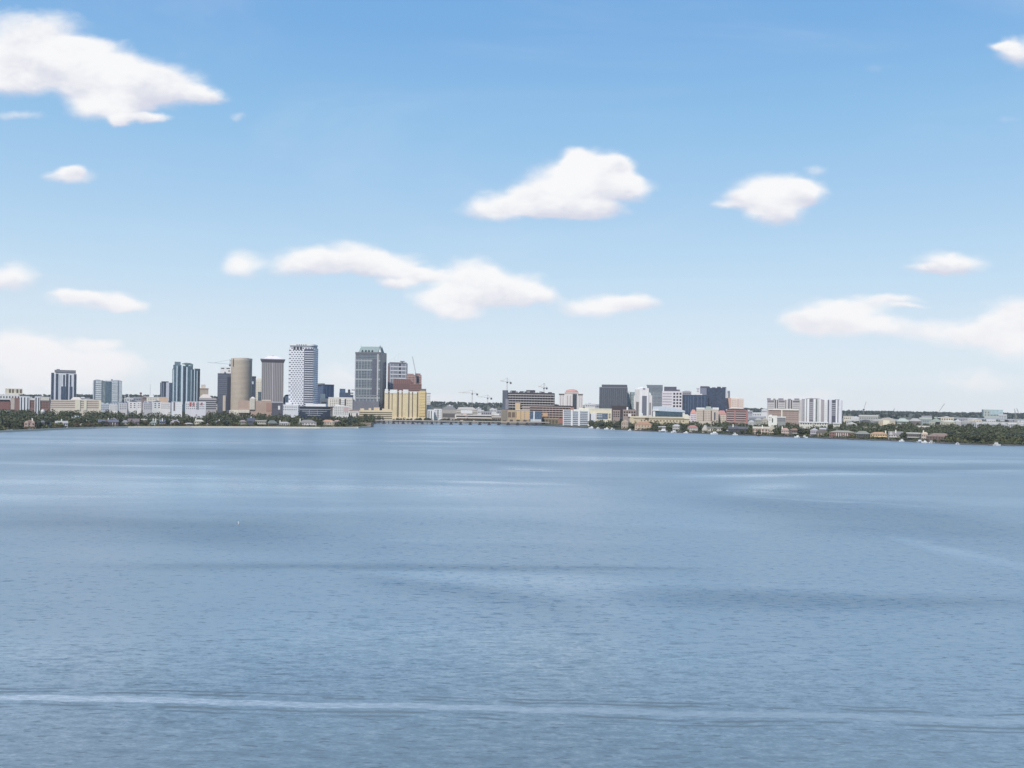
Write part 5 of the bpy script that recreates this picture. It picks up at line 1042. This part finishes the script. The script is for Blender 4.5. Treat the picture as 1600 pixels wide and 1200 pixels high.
PROTO.append((palm(21, 11, 'palm'), 'tall thin palm', 'palm tree', 12)); PROTO.append((palm(22, 8, 'palm'), 'short palm', 'palm tree', 9)); PROTO.append((cypress(31, 17, 'dark'), 'dark narrow cypress', 'tree', 17)); PROTO.append((cypress(32, 13, 'blue'), 'blue-green pointed conifer', 'tree', 13))
USED = [False]*len(PROTO)
R.seed(5)
def blocked(px, d):
    for x0, x1, dn, df in HOUSES:
        if x0-2 < px < x1+2 and dn < d < df: return True
    return False
def plant(px, d, k=None, s=None):
    if k is None: k = R.choices(range(len(PROTO)), (10,9,9,7,5,2,8,6,4,4,1.2,1))[0]
    root, ad, cat, h = PROTO[k]
    loc = (at(px, 660, d).x, d, ground(px, d)-.2); rz = R.uniform(0, 6.28)
    s = s or R.uniform(.75, 1.2); sc = (s*R.uniform(.9,1.15), s*R.uniform(.9,1.15), s*R.uniform(.85,1.12))
    near = [L for L in LANDMARKS if abs(L[1]-d) < 330] or LANDMARKS
    m = min(near, key=lambda L: abs(L[0]-px)+abs(L[1]-d)*.02)
    rel = 'beside' if abs(m[0]-px) < 7 else ('left of' if px < m[0] else 'right of')
    if d < m[1]-25 and rel == 'beside': rel = 'in front of'
    elif d > m[1]+25 and rel == 'beside': rel = 'behind'
    lab = '%s %s %s' % (ad, rel, m[2])
    grp = 'trees on the %s shore' % ('western' if px < 600 else 'eastern')
    if not USED[k]:
        USED[k] = True; root.location = loc; root.rotation_euler = (0,0,rz); root.scale = sc
        tag(root, lab, cat, grp); o = root
    else: o = dup_tree(root, loc, rz, sc, lab, grp)
    o['category'] = cat
n_trees = 0
# the ones named by eye: (px, inland, kind, scale)
for px, inl, k, s in ((328,60,10,1.3),(322,70,11,1.2),(300,58,10,1.15),(275,34,4,1.0),(282,40,4,.95),(271,36,4,.8),(168,150,4,1.2),(178,170,4,1.0),(343,30,5,1.1),(347,60,5,1.0),(340,44,5,.9),(140,26,5,.9),(134,22,5,.8),(120,24,5,.9),(57,22,9,1.1),(60,26,9,1.0),(53,18,8,.9),(72,26,8,1.1),(145,22,5,.8),(540,60,0,1.1),(546,90,6,1.2),(552,60,6,1.0),(536,30,3,.9),(558,44,7,1.0),(560,22,5,.7),(552,18,5,.7),(528,22,9,.9),(531,24,9,1.1),(500,40,1,.9),(462,70,1,1.0),(485,60,6,1.1),
                      (968,24,0,.9),(990,20,0,.9),(985,24,2,.8),(1024,20,0,.8),(1022,40,1,.8),(1046,24,0,.8),(1068,24,1,.8),(1132,26,0,.9),(1134,60,2,1),(1214,18,0,1.0),(1217,26,1,1.0),(1252,24,0,1.1),(1256,30,6,1.0),(1261,22,1,1.0),(1266,40,0,1.0),(1414,20,1,.9),(1412,30,0,1.0),(1352,30,5,.7),(1166,30,1,.9),(1172,22,0,.9),(950,34,0,.9),(960,44,0,.9),(940,40,1,.8)):
    if not (300 < 0): plant(px, ds(px)+inl, k, s); n_trees += 1
# belts, front rows first; the rest fills toward the city
def belt(x0, x1, n, i0, i1, ks=None, smul=1.):
    global n_trees
    c = 0; tries = 0
    while c < n and tries < n*6:
        tries += 1
        px = R.uniform(x0, x1); d = ds(px)+i0+(i1-i0)*R.random()**1.2
        if blocked(px, d): continue
        plant(px, d, R.choice(ks) if ks else None, R.uniform(.7,1.1)*smul); c += 1; n_trees += 1
belt(0, 150, 34, 24, 150); belt(150, 330, 32, 22, 130); belt(330, 560, 40, 22, 130)
belt(0, 560, 26, 10, 22, (7,8,9,5,7), .62)
belt(925, 1170, 36, 24, 110); belt(1165, 1480, 34, 24, 130); belt(1480, 1604, 44, 14, 170, (0,1,2,3,6,0,2))
belt(1170, 1480, 12, 8, 18, (7,7,8,9), .6)
# the rest of the wood, too many to count
def woods(label, n, px0, px1, dfun, leaf, hs, quads, qs, skip=False):
    t = MB()
    for _ in range(n):
        px = R.uniform(px0, px1); d = dfun(px)
        if skip and blocked(px, d): continue
        g = ground(px, d); x = at(px, 650, d).x; h = R.uniform(*hs); w = h*R.uniform(.5,.75)
        for _ in range(3):
            c = (x+R.uniform(-.5,.5)*w, d+R.uniform(-.5,.5)*w, g+h*R.uniform(.35,.75)); leafquads(t, c, (w*.5,w*.5,h*.3), quads, qs)
    o = t.build('woods', LEAF[leaf], fix=False); tag(o, label, 'woods', kind='stuff'); return o
woods('dark green tree canopy filling the western shore up to the towers', 820, -30, 600, lambda px: ds(px)+R.uniform(80, 640 if px < 420 else 330), 'dark', (12,19), 26, .85, True)
woods('lighter green canopy patches between the western shore houses', 420, -30, 570, lambda px: ds(px)+R.uniform(16, 330), 'mid', (6,11), 24, .8, True)
woods('dark tree canopy behind the eastern shore houses', 1150, 915, 1640, lambda px: ds(px)+R.uniform(45, 400 if px < 1180 else 560), 'dark', (11,17), 26, .85, True)
woods('mid green canopy between the eastern shore houses', 460, 930, 1640, lambda px: ds(px)+R.uniform(7, 260), 'mid', (5,10), 24, .75, True)
woods('scattered green street trees between the eastern halls', 520, 1160, 1640, lambda px: R.uniform(1780, 2700), 'dark', (7,12), 22, .9)
woods('street trees at the foot of the downtown towers', 120, 560, 790, lambda px: R.uniform(2560, 2620), 'dark', (6,11), 22, .9)
woods('street trees behind the western apartment terraces', 160, -20, 560, lambda px: R.uniform(2480, 3000), 'blue', (7,11), 22, 1.0)
woods('far blue-green woods on the horizon hills', 4200, -260, 1860, lambda px: 4000+3700*R.random()**.7, 'blue', (10,17), 8, 3.0)
def shrubs(label, n, px0, px1, i0, i1, leaf, name='shrubbery'):
    t = MB()
    for _ in range(n):
        px = R.uniform(px0, px1); d = ds(px)+R.uniform(i0, i1); g = ground(px, d); x = at(px, 650, d).x; h = R.uniform(1.8, 5.4)
        leafquads(t, (x, d, g+h*.45), (h*R.uniform(.6,1.1), h*.7, h*.5), 16, .6)
    o = t.build(name, LEAF[leaf], fix=False); tag(o, label, 'shrubs', kind='stuff')
shrubs('dark garden shrubs and hedges in front of the western shore houses', 460, -20, 575, 13, 40, 'dark'); shrubs('olive garden shrubs along the western shore road', 200, -20, 575, 12, 40, 'olive')
shrubs('dark garden shrubs and hedges between the eastern shore houses and docks', 620, 925, 1640, 4, 24, 'dark'); shrubs('mid green shrubs between the eastern shore houses', 260, 925, 1640, 6, 40, 'mid')
print('individual trees', n_trees)

# ================================================================== LAND (fan of rows from the shoreline to the horizon)
pxs = [x for x in range(-700, 561, 12)] + [566,572,577,580,582,583,583.8,584.5,586] + [x for x in range(592, 2300, 12)]
rows = [0, 1.5, 8, 20, 40, 80, 140, 220, 320, 440, 600, 800, 1100]
v, f = [], []
for px in pxs:
    s0 = ds(px)
    ddl = [(s0, -2.5)] + [(s0+r_, None) for r_ in rows[1:]] + [(max(s0+1300, q), None) for q in (3400,3900,4500,5200,6000,6800,7500,9000,12000,16000)]
    for i, (dd, z) in enumerate(ddl):
        v.append((at(px, 650, dd).x, dd, ground(px, dd) if z is None else z))
nr = 1+len(rows)-1+9
for i in range(len(pxs)-1):
    for j in range(nr-1): f.append((i*nr+j, (i+1)*nr+j, (i+1)*nr+j+1, i*nr+j+1))
m, t, p = nt('land_cover'); tc = N(t, 'ShaderNodeTexCoord'); no = N(t, 'ShaderNodeTexNoise'); no.inputs['Scale'].default_value = .02; no.inputs['Detail'].default_value = 8
t.links.new(tc.outputs['Object'], no.inputs['Vector']); rp = N(t, 'ShaderNodeValToRGB'); t.links.new(no.outputs[0], rp.inputs[0])
e = rp.color_ramp.elements; e[0].position = .38; e[0].color = (.035,.045,.025,1); e[1].position = .66; e[1].color = (.2,.185,.15,1); q = rp.color_ramp.elements.new(.52); q.color = (.07,.075,.04,1)
t.links.new(rp.outputs[0], p.inputs['Base Color']); p.inputs['Roughness'].default_value = .95
t_ = MB(); t_.v, t_.f = v, f; o = t_.build('ground', m, fix=False, smooth=True); tag(o, kind='structure')

# ================================================================== WATER
m, t, p = nt('bay_water')
tc = N(t, 'ShaderNodeTexCoord'); P0 = tc.outputs['Object']
def noise(vec, sc, detail=3, rough=.55, dist_=0., scale3=None):
    if scale3:
        mp = N(t, 'ShaderNodeMapping'); t.links.new(vec, mp.inputs['Vector']); mp.inputs['Scale'].default_value = scale3; vec = mp.outputs[0]
    n = N(t, 'ShaderNodeTexNoise'); n.inputs['Scale'].default_value = sc; n.inputs['Detail'].default_value = detail; n.inputs['Roughness'].default_value = rough; n.inputs['Distortion'].default_value = dist_
    t.links.new(vec, n.inputs['Vector']); return n
sp = N(t, 'ShaderNodeSeparateXYZ'); t.links.new(P0, sp.inputs[0]); X, Y, Z_ = sp.outputs
# calm streaks (slicks) and wind lanes
big = noise(P0, 1, 4, .5, .6, (.0022,.0105,1)); lane = noise(P0, 1, 5, .6, 1.2, (.0046,.021,1)); patch = noise(P0, 1, 3, .5, .4, (.0055,.011,1))
def ramp(x, a, b): 
    n = N(t, 'ShaderNodeMapRange'); n.interpolation_type = 'SMOOTHSTEP'; n.inputs[1].default_value = a; n.inputs[2].default_value = b; t.links.new(x, n.inputs[0]); return n.outputs[0]
slick = math_(t, 'MAXIMUM', math_(t, 'MULTIPLY', ramp(big.outputs[0], .52, .64), .75), ramp(lane.outputs[0], .62, .74))
gust = ramp(patch.outputs[0], .42, .66)
wv = noise(P0, 1, 3, .55, .4, (.006,.02,1)); wu = math_(t, 'SUBTRACT', wv.outputs[0], .5)
brk = ramp(noise(P0, 1, 3, .5, .4, (.005,.016,1)).outputs[0], .3, .7)
def lanes(rows):
    tot = None
    for x0, y0, x1, y1, th, wt in rows:
        a, b = at(x0, y0, dist(x0, y0)), at(x1, y1, dist(x1, y1)); d_ = (a.y+b.y)/2; ly = th*d_*d_/(F*H)/2; lx = abs(b.x-a.x)/2; k = (b.y-a.y)/(b.x-a.x)
        u = math_(t, 'DIVIDE', math_(t, 'SUBTRACT', X, (a.x+b.x)/2), lx)
        v_ = math_(t, 'SUBTRACT', math_(t, 'MULTIPLY_ADD', X, -k, Y), d_-k*(a.x+b.x)/2)
        v_ = math_(t, 'DIVIDE', math_(t, 'MULTIPLY_ADD', wu, ly*2.6+14, v_), ly)
        e_ = math_(t, 'EXPONENT', math_(t, 'MULTIPLY', math_(t, 'ADD', math_(t, 'POWER', math_(t, 'ABSOLUTE', u), 4.0), math_(t, 'MULTIPLY', v_, v_)), -1.0))
        e_ = math_(t, 'MULTIPLY', e_, wt); tot = e_ if tot is None else math_(t, 'ADD', tot, e_)
    return tot
calm = lanes([(-60,690,560,693,6,.6), (-60,721,700,740,5,.7), (-200,752,930,772,44,.75), (800,716,1620,721,6,.8), (1080,744,1395,741,4,.9), (1120,768,1260,758,12,.7), (1150,775,1460,792,4,.6), (690,752,905,757,4,.7), (780,731,870,735,5,.6), (1440,735,1640,736,6,.7), (1380,840,1660,896,44,.45), (560,903,1060,938,44,.4), (560,688,770,691,3,.6), (560,678,1000,684,4,.5), (380,980,1040,1030,70,.45), (-100,1010,420,1050,60,.3), (900,700,1300,705,3,.5)])
rough_ = lanes([(-60,812,500,832,34,.9), (200,884,1000,890,14,.9), (900,886,1100,890,5,.6), (1000,935,1660,945,26,.9), (60,707,520,708,14,1.0), (820,692,1400,700,14,.9), (1000,731,1640,731,9,.8), (560,915,900,950,20,.5), (1150,795,1660,830,60,.7), (560,712,830,722,9,.5)])
calm = math_(t, 'MULTIPLY', calm, math_(t, 'MULTIPLY_ADD', brk, .6, .6))
slick = math_(t, 'MINIMUM', math_(t, 'MAXIMUM', math_(t, 'SUBTRACT', math_(t, 'MULTIPLY_ADD', slick, .35, calm), rough_), 0.0), 1.0)
gust = math_(t, 'MINIMUM', math_(t, 'MULTIPLY_ADD', gust, .5, rough_), 1.0)
# ripples as slopes, so that they stay the same steepness at any distance
w1 = noise(P0, 1, 4, .58, .3, (.30,.62,1)); w2 = noise(P0, 1, 3, .6, .3, (.10,.2,1)); w3 = noise(P0, 1, 2, .5, .0, (1.3,2.6,1)); st_ = ramp(noise(P0, 1, 3, .55, .25, (.30,1.1,1)).outputs[0], .58, .70); st2 = ramp(noise(P0, 1, 4, .6, .2, (.10,.30,3)).outputs[0], .56, .72)
def slope(n, ax, k):
    s_ = N(t, 'ShaderNodeSeparateColor'); t.links.new(n.outputs['Color'], s_.inputs[0])
    return math_(t, 'MULTIPLY', math_(t, 'SUBTRACT', s_.outputs[ax], .5), k)
sy = math_(t, 'ADD', math_(t, 'ADD', slope(w1, 0, WATER_S[0]), slope(w2, 0, WATER_S[1])), slope(w3, 0, WATER_S[2]))
sy = math_(t, 'SUBTRACT', sy, math_(t, 'ADD', math_(t, 'MULTIPLY', st_, WATER_S[3]), math_(t, 'MULTIPLY', st2, WATER_S[3]*.35)))
sx = math_(t, 'ADD', slope(w1, 1, WATER_S[0]*.4), slope(w3, 1, WATER_S[2]*.7))
amp = math_(t, 'MULTIPLY_ADD', slick, -.62, 1.0); amp = math_(t, 'MULTIPLY', amp, math_(t, 'MULTIPLY_ADD', gust, .4, .75))
# boat wake: a flat pale lane with a steep crest on either side
wob = noise(P0, 1, 2, .5, 0, (.045,.02,1)); wob2 = noise(P0, 1, 2, .5, 0, (.13,.05,1))
yw = math_(t, 'MULTIPLY_ADD', X, -.031, 164.0)
sdist = math_(t, 'ADD', math_(t, 'SUBTRACT', Y, yw), math_(t, 'ADD', math_(t, 'MULTIPLY', math_(t, 'SUBTRACT', wob.outputs[0], .5), 3.4), math_(t, 'MULTIPLY', math_(t, 'SUBTRACT', wob2.outputs[0], .5), 2.0)))
def bell(c, w): 
    q = math_(t, 'DIVIDE', math_(t, 'SUBTRACT', sdist, c), w); return math_(t, 'EXPONENT', math_(t, 'MULTIPLY', math_(t, 'MULTIPLY', q, q), -1.0))
crest_m = ramp(noise(P0, 1, 2, .5, 0, (.07,.2,1)).outputs[0], .40, .60); crest_n = ramp(noise(P0, 1, 2, .5, 0, (.06,.17,2)).outputs[0], .44, .62)
lane_w = bell(0, 2.0)
crest = math_(t, 'ADD', math_(t, 'MULTIPLY', math_(t, 'ADD', bell(3.6, .34), math_(t, 'MULTIPLY', bell(5.4, .26), .6)), crest_m), math_(t, 'MULTIPLY', math_(t, 'ADD', bell(-3.5, .36), math_(t, 'MULTIPLY', bell(-5.6, .3), .5)), crest_n))
amp = math_(t, 'MULTIPLY', amp, math_(t, 'MULTIPLY_ADD', lane_w, -.6, 1.0))
sy = math_(t, 'SUBTRACT', math_(t, 'MULTIPLY', sy, amp), math_(t, 'MULTIPLY', crest, .78)); sx = math_(t, 'MULTIPLY', sx, amp)
cn = N(t, 'ShaderNodeCombineXYZ'); t.links.new(sx, cn.inputs[0]); t.links.new(sy, cn.inputs[1]); cn.inputs[2].default_value = 1
nm = N(t, 'ShaderNodeVectorMath', operation='NORMALIZE'); t.links.new(cn.outputs[0], nm.inputs[0])
# body of the water (what comes back from below) and the sky in its facets
foam_n = ramp(noise(P0, 1, 6, .65, .3, (.5,1.6,1)).outputs[0], .42, .62)
fade = N(t, 'ShaderNodeMapRange'); t.links.new(X, fade.inputs[0]); fade.inputs[1].default_value = -110; fade.inputs[2].default_value = 30; fade.inputs[3].default_value = .85; fade.inputs[4].default_value = .30
edge = math_(t, 'ADD', math_(t, 'ABSOLUTE', sdist), math_(t, 'MULTIPLY', math_(t, 'SUBTRACT', noise(P0, 1, 4, .6, 0, (.35,1.2,1)).outputs[0], .5), 1.8))
foam = math_(t, 'MULTIPLY', math_(t, 'MULTIPLY', ramp(edge, 1.75, 1.25), math_(t, 'MULTIPLY_ADD', foam_n, .6, .4)), fade.outputs[0])
body = mixc(t, gust, WATER_A, WATER_B)
body = mixc(t, foam, body, (.60,.66,.70,1))
df = N(t, 'ShaderNodeBsdfDiffuse'); t.links.new(body, df.inputs[0])
gl = N(t, 'ShaderNodeBsdfGlossy'); t.links.new(math_(t, 'MULTIPLY_ADD', slick, -WATER_ROUGH*.35, WATER_ROUGH), gl.inputs['Roughness']); gl.inputs[0].default_value = WATER_TINT; t.links.new(nm.outputs[0], gl.inputs['Normal'])
fr = N(t, 'ShaderNodeFresnel'); fr.inputs[0].default_value = 1.333; t.links.new(nm.outputs[0], fr.inputs['Normal'])
fac = math_(t, 'MULTIPLY', fr.outputs[0], math_(t, 'MULTIPLY_ADD', foam, -.7, 1.0))
fac = math_(t, 'MINIMUM', math_(t, 'MULTIPLY_ADD', fac, WATER_K[0], WATER_K[1]), math_(t, 'SUBTRACT', math_(t, 'MULTIPLY_ADD', slick, WATER_K[3], WATER_K[2]), math_(t, 'MULTIPLY', math_(t, 'MINIMUM', rough_, 1.0), .11)))
ms = N(t, 'ShaderNodeMixShader'); t.links.new(fac, ms.inputs[0]); t.links.new(df.outputs[0], ms.inputs[1]); t.links.new(gl.outputs[0], ms.inputs[2])
t.links.new(ms.outputs[0], t.nodes['Material Output'].inputs['Surface']); t.nodes.remove(p)
t_ = MB(); n_ = 24
for j in range(n_+1):
    for i in range(n_+1): t_.v.append((-4000+8000*i/n_, -300+3300*j/n_, 0))
for j in range(n_):
    for i in range(n_): k = j*(n_+1)+i; t_.f.append((k, k+1, k+n_+2, k+n_+1))
o = t_.build('water', m, fix=False); tag(o, kind='structure')

# ================================================================== SKY
w = bpy.data.worlds.new('World'); scene.world = w; w.use_nodes = True; t = w.node_tree
bg = t.nodes['Background']; bg.inputs['Strength'].default_value = .1
SUN_AZ, SUN_EL = math.radians(201), math.radians(48)     # clockwise from +Y: behind the camera, to its left
sk = N(t, 'ShaderNodeTexSky', sky_type='NISHITA'); sk.sun_disc = False; sk.sun_elevation = SUN_EL; sk.sun_rotation = SUN_AZ; sk.air_density = 1.0; sk.dust_density = .6; sk.ozone_density = 2.0
tc = N(t, 'ShaderNodeTexCoord'); sp = N(t, 'ShaderNodeSeparateXYZ'); t.links.new(tc.outputs['Generated'], sp.inputs[0]); dx, dy, dz = sp.outputs
rp = N(t, 'ShaderNodeValToRGB'); cr = rp.color_ramp
el = math_(t, 'MAXIMUM', dz, 0.0); t.links.new(el, rp.inputs[0])
stops = SKY_STOPS
cr.elements[0].position = stops[0][0]; cr.elements[1].position = stops[-1][0]
for ps, c in stops[1:-1]: cr.elements.new(ps)
for e, (ps, c) in zip(sorted(cr.elements, key=lambda e: e.position), stops): e.position = ps; e.color = (lin(c[0]), lin(c[1]), lin(c[2]), 1)
rs = mixc(t, 1.0, rp.outputs[0], (10,10,10,1), 'MULTIPLY')
base = mixc(t, SKY_MIX, sk.outputs[0], rs)
# clouds: soft heaps at fixed directions over the bay (tangent of azimuth and of elevation), broken up by noise
yy = math_(t, 'MAXIMUM', dy, .02)
cb = N(t, 'ShaderNodeCombineXYZ'); t.links.new(math_(t, 'DIVIDE', dx, yy), cb.inputs[0]); t.links.new(math_(t, 'DIVIDE', dz, yy), cb.inputs[1]); Q = cb.outputs[0]
def wn(vec, sc, det, rough=.55, sc3=(1,1.6,1), dis=0.):
    mp = N(t, 'ShaderNodeMapping'); t.links.new(vec, mp.inputs['Vector']); mp.inputs['Scale'].default_value = sc3
    n = N(t, 'ShaderNodeTexNoise'); n.inputs['Scale'].default_value = sc; n.inputs['Detail'].default_value = det; n.inputs['Roughness'].default_value = rough; n.inputs['Distortion'].default_value = dis
    t.links.new(mp.outputs[0], n.inputs['Vector']); return n
def vm(op, a, b=None, c=None):
    n = N(t, 'ShaderNodeVectorMath', operation=op)
    for i, x in enumerate((a, b, c)):
        if x is None: continue
        if isinstance(x, tuple): n.inputs[i].default_value = x
        else: t.links.new(x, n.inputs[i])
    return n
wa = wn(Q, 9, 3); wb = wn(Q, 34, 4, .6)
Qw = vm('ADD', Q, vm('MULTIPLY', vm('SUBTRACT', wa.outputs['Color'], (.5,.5,.5)).outputs[0], (.036,.022,0)).outputs[0]).outputs[0]
Qw = vm('ADD', Qw, vm('MULTIPLY', vm('SUBTRACT', wb.outputs['Color'], (.5,.5,.5)).outputs[0], (.013,.011,0)).outputs[0]).outputs[0]
CL = [(40,92,95,38,1),(125,112,90,44,1),(195,128,82,42,1),(255,140,74,28,1),(318,150,36,13,.8),(165,168,60,22,1),(228,182,38,8,.9),(10,128,60,26,1),(180,187,20,10,.9),(40,45,90,34,.8),(130,70,60,16,.7),
      (30,177,46,8,.45),(367,181,13,7,.35),(112,272,40,13,.85),(122,263,20,10,.7),(12,432,48,27,.9),(148,469,76,15,.85),(200,477,40,12,.8),(108,462,36,8,.6),
      (30,540,70,32,.85),(95,562,110,32,.75),(165,572,80,30,.6),(60,596,130,30,.6),(160,534,46,11,.7),
      (900,296,86,42,1.1),(935,272,62,34,1.1),(985,291,44,20,1),(852,312,66,22,1),(770,319,50,26,1),(893,250,24,16,.8),(958,257,32,14,.8),(880,326,90,14,1),
      (1205,296,58,30,1.2),(1172,312,48,18,1),(1212,332,44,22,1.1),(1255,298,34,24,1.1),(1272,260,24,10,.4),(1130,322,24,7,.4),
      (382,412,34,26,.9),(475,411,56,24,1),(552,403,68,26,1),(608,416,54,26,1),(660,430,34,13,.9),(620,444,34,10,.8),
      (732,444,58,36,1.15),(790,452,62,28,1.1),(690,470,58,22,1),(836,462,38,16,.9),(715,490,44,13,.7),(922,479,54,19,.9),(985,474,48,14,.85),
      (1480,410,54,20,1),(1450,420,36,9,.6),(1290,497,58,29,.95),(1258,506,38,22,.8),(1350,478,68,14,.7),(1340,506,66,22,.85),(1400,469,42,8,.6),(1432,514,80,16,.6),(1420,481,32,5,.5),
      (1592,490,54,32,.9),(1550,512,60,26,.85),(1510,533,90,20,.65),(1590,545,70,26,.65),(1592,84,34,26,.9),(1568,71,26,9,.8),
      (1530,602,90,22,.45),(1250,614,90,14,.4),(535,592,46,28,.45),(670,622,56,13,.35),(1575,185,24,9,.18),(1380,106,30,9,.15)]
acc = None
for cx, cy, rx, ry, wt in CL:
    c = at(cx, cy, 1.0) - Vector((0,0,H)); kx, ky = F/(rx*1.42), F/(ry*1.42)
    q = vm('MULTIPLY_ADD', Qw, (kx, ky, 0), (-c.x*kx, -c.z*ky, 1)); r2 = vm('DOT_PRODUCT', q.outputs[0], q.outputs[0]).outputs['Value']
    k_ = math_(t, 'MAXIMUM', math_(t, 'SUBTRACT', 2.0, r2), 0.0); k_ = math_(t, 'MULTIPLY', math_(t, 'MULTIPLY', k_, k_), 1.9*wt)
    sc_ = vm('SCALE', q.outputs[0]); t.links.new(k_, sc_.inputs['Scale'])
    acc = vm('ADD', sc_.outputs[0], acc if acc is not None else (0,0,0)).outputs[0]
sa = N(t, 'ShaderNodeSeparateXYZ'); t.links.new(acc, sa.inputs[0]); gs, fs = sa.outputs[1], sa.outputs[2]
fine = wn(Q, 26, 6, .6, dis=.6); fine2 = wn(Q, 70, 4, .6)
dens = math_(t, 'ADD', fs, math_(t, 'ADD', math_(t, 'MULTIPLY', math_(t, 'SUBTRACT', fine.outputs[0], .5), 1.15), math_(t, 'MULTIPLY', math_(t, 'SUBTRACT', fine2.outputs[0], .5), .38)))
gate = N(t, 'ShaderNodeMapRange'); t.links.new(fs, gate.inputs[0]); gate.inputs[2].default_value = .12
def wramp(x, a, b):
    n = N(t, 'ShaderNodeMapRange'); n.interpolation_type = 'SMOOTHSTEP'; n.inputs[1].default_value = a; n.inputs[2].default_value = b; t.links.new(x, n.inputs[0]); return n.outputs[0]
alpha = math_(t, 'MULTIPLY', wramp(dens, .0, 1.75), gate.outputs[0]); alpha = math_(t, 'MULTIPLY', alpha, wramp(dy, .05, .2))
# other clouds, all round the rest of the sky
oth = wn(tc.outputs['Generated'], 3.2, 6, .55, (1,1,2.4)); om = math_(t, 'MULTIPLY', wramp(oth.outputs[0], .56, .68), math_(t, 'MAXIMUM', wramp(dy, .62, .4), wramp(dz, .43, .55)))
alpha = math_(t, 'MINIMUM', math_(t, 'MAXIMUM', math_(t, 'MULTIPLY', alpha, .97), math_(t, 'MULTIPLY', om, .8)), 1.0)
veil = math_(t, 'MULTIPLY', wramp(wn(Q, 2.2, 6, .6, (1,3.2,1), .8).outputs[0], .45, .8), .13); alpha = math_(t, 'MAXIMUM', alpha, veil)
tilt = math_(t, 'DIVIDE', gs, math_(t, 'MAXIMUM', fs, .05))
sh = wramp(math_(t, 'ADD', tilt, math_(t, 'MULTIPLY', math_(t, 'SUBTRACT', wn(Q, 15, 5, .6).outputs[0], .5), 2.0)), -.7, .22)
ccol = mixc(t, sh, (6.9,7.0,8.05,1), (9.7,9.65,9.7,1)); ccol = mixc(t, wramp(dz, .14, .02), ccol, (9.4,9.3,9.45,1))
fin = mixc(t, alpha, base, ccol)
t.links.new(fin, bg.inputs['Color'])
# ================================================================== SUN, HAZE, CAMERA
L = bpy.data.lights.new('sun', 'SUN'); L.energy = SUN_E; L.angle = math.radians(.5); L.color = (1,.94,.86)
lo = bpy.data.objects.new('sun', L); COL.objects.link(lo); lo.location = (-300,-300,500)
sd = Vector((math.sin(SUN_AZ)*math.cos(SUN_EL), math.cos(SUN_AZ)*math.cos(SUN_EL), math.sin(SUN_EL)))
lo.rotation_euler = sd.to_track_quat('Z', 'Y').to_euler()
if HAZE > 0:
    hm = bpy.data.materials.new('air'); hm.use_nodes = True; t = hm.node_tree; t.nodes.clear()
    ou = N(t, 'ShaderNodeOutputMaterial'); pv = N(t, 'ShaderNodeVolumePrincipled'); pv.inputs['Color'].default_value = (.97,.985,1,1); pv.inputs['Density'].default_value = HAZE; pv.inputs['Anisotropy'].default_value = .1
    t.links.new(pv.outputs[0], ou.inputs['Volume'])
    o = MB().box(-11000, 11000, -400, 9300, -4, 240).build('haze', hm); tag(o, kind='stuff')
cam = bpy.data.cameras.new('camera'); co = bpy.data.objects.new('camera', cam); COL.objects.link(co); scene.camera = co
cam.sensor_width = 36; cam.lens = 36*F/1600; cam.shift_y = (YH-600)/1600; cam.clip_start = .5; cam.clip_end = 60000
co.location = (0, 0, H); co.rotation_euler = (math.radians(90), 0, 0)
co.matrix_world = __import__('mathutils').Matrix(((CR, -SR, 0, 0), (0, 0, -1, 0), (SR, CR, 0, H), (0, 0, 0, 1)))
# ================================================================== labels that would repeat get their order from west to east
ORD = ['first','second','third','fourth','fifth','sixth','seventh','eighth','ninth','tenth','eleventh','twelfth','thirteenth','fourteenth','fifteenth','sixteenth']
NUM = ['','one','two','three','four','five','six','seven','eight','nine','ten','eleven','twelve','thirteen','fourteen','fifteen','sixteen']
by = {}
for o in COL.objects:
    if o.parent is None and o.get('label'): by.setdefault(o['label'], []).append(o)
for lab, L_ in by.items():
    if len(L_) < 2 or len(L_) > 16: continue
    L_.sort(key=lambda o: o.location.x/max(1, o.location.y))
    for i, o in enumerate(L_): o['label'] = '%s, %s of %s from left' % (lab, ORD[i], NUM[len(L_)])
vs = scene.view_settings; vs.view_transform = 'Standard'; vs.look = 'None'; vs.exposure = EXPO; vs.gamma = 1
scene.render.film_transparent = False; scene.render.filter_size = 1.15
cy = scene.cycles; cy.max_bounces = 6; cy.diffuse_bounces = 2; cy.glossy_bounces = 3; cy.volume_bounces = 1; cy.transparent_max_bounces = 4; cy.caustics_reflective = False; cy.caustics_refractive = False
cy.use_denoising = True; cy.denoiser = 'OPENIMAGEDENOISE'; cy.denoising_prefilter = 'ACCURATE'; cy.denoising_input_passes = 'RGB_ALBEDO_NORMAL'
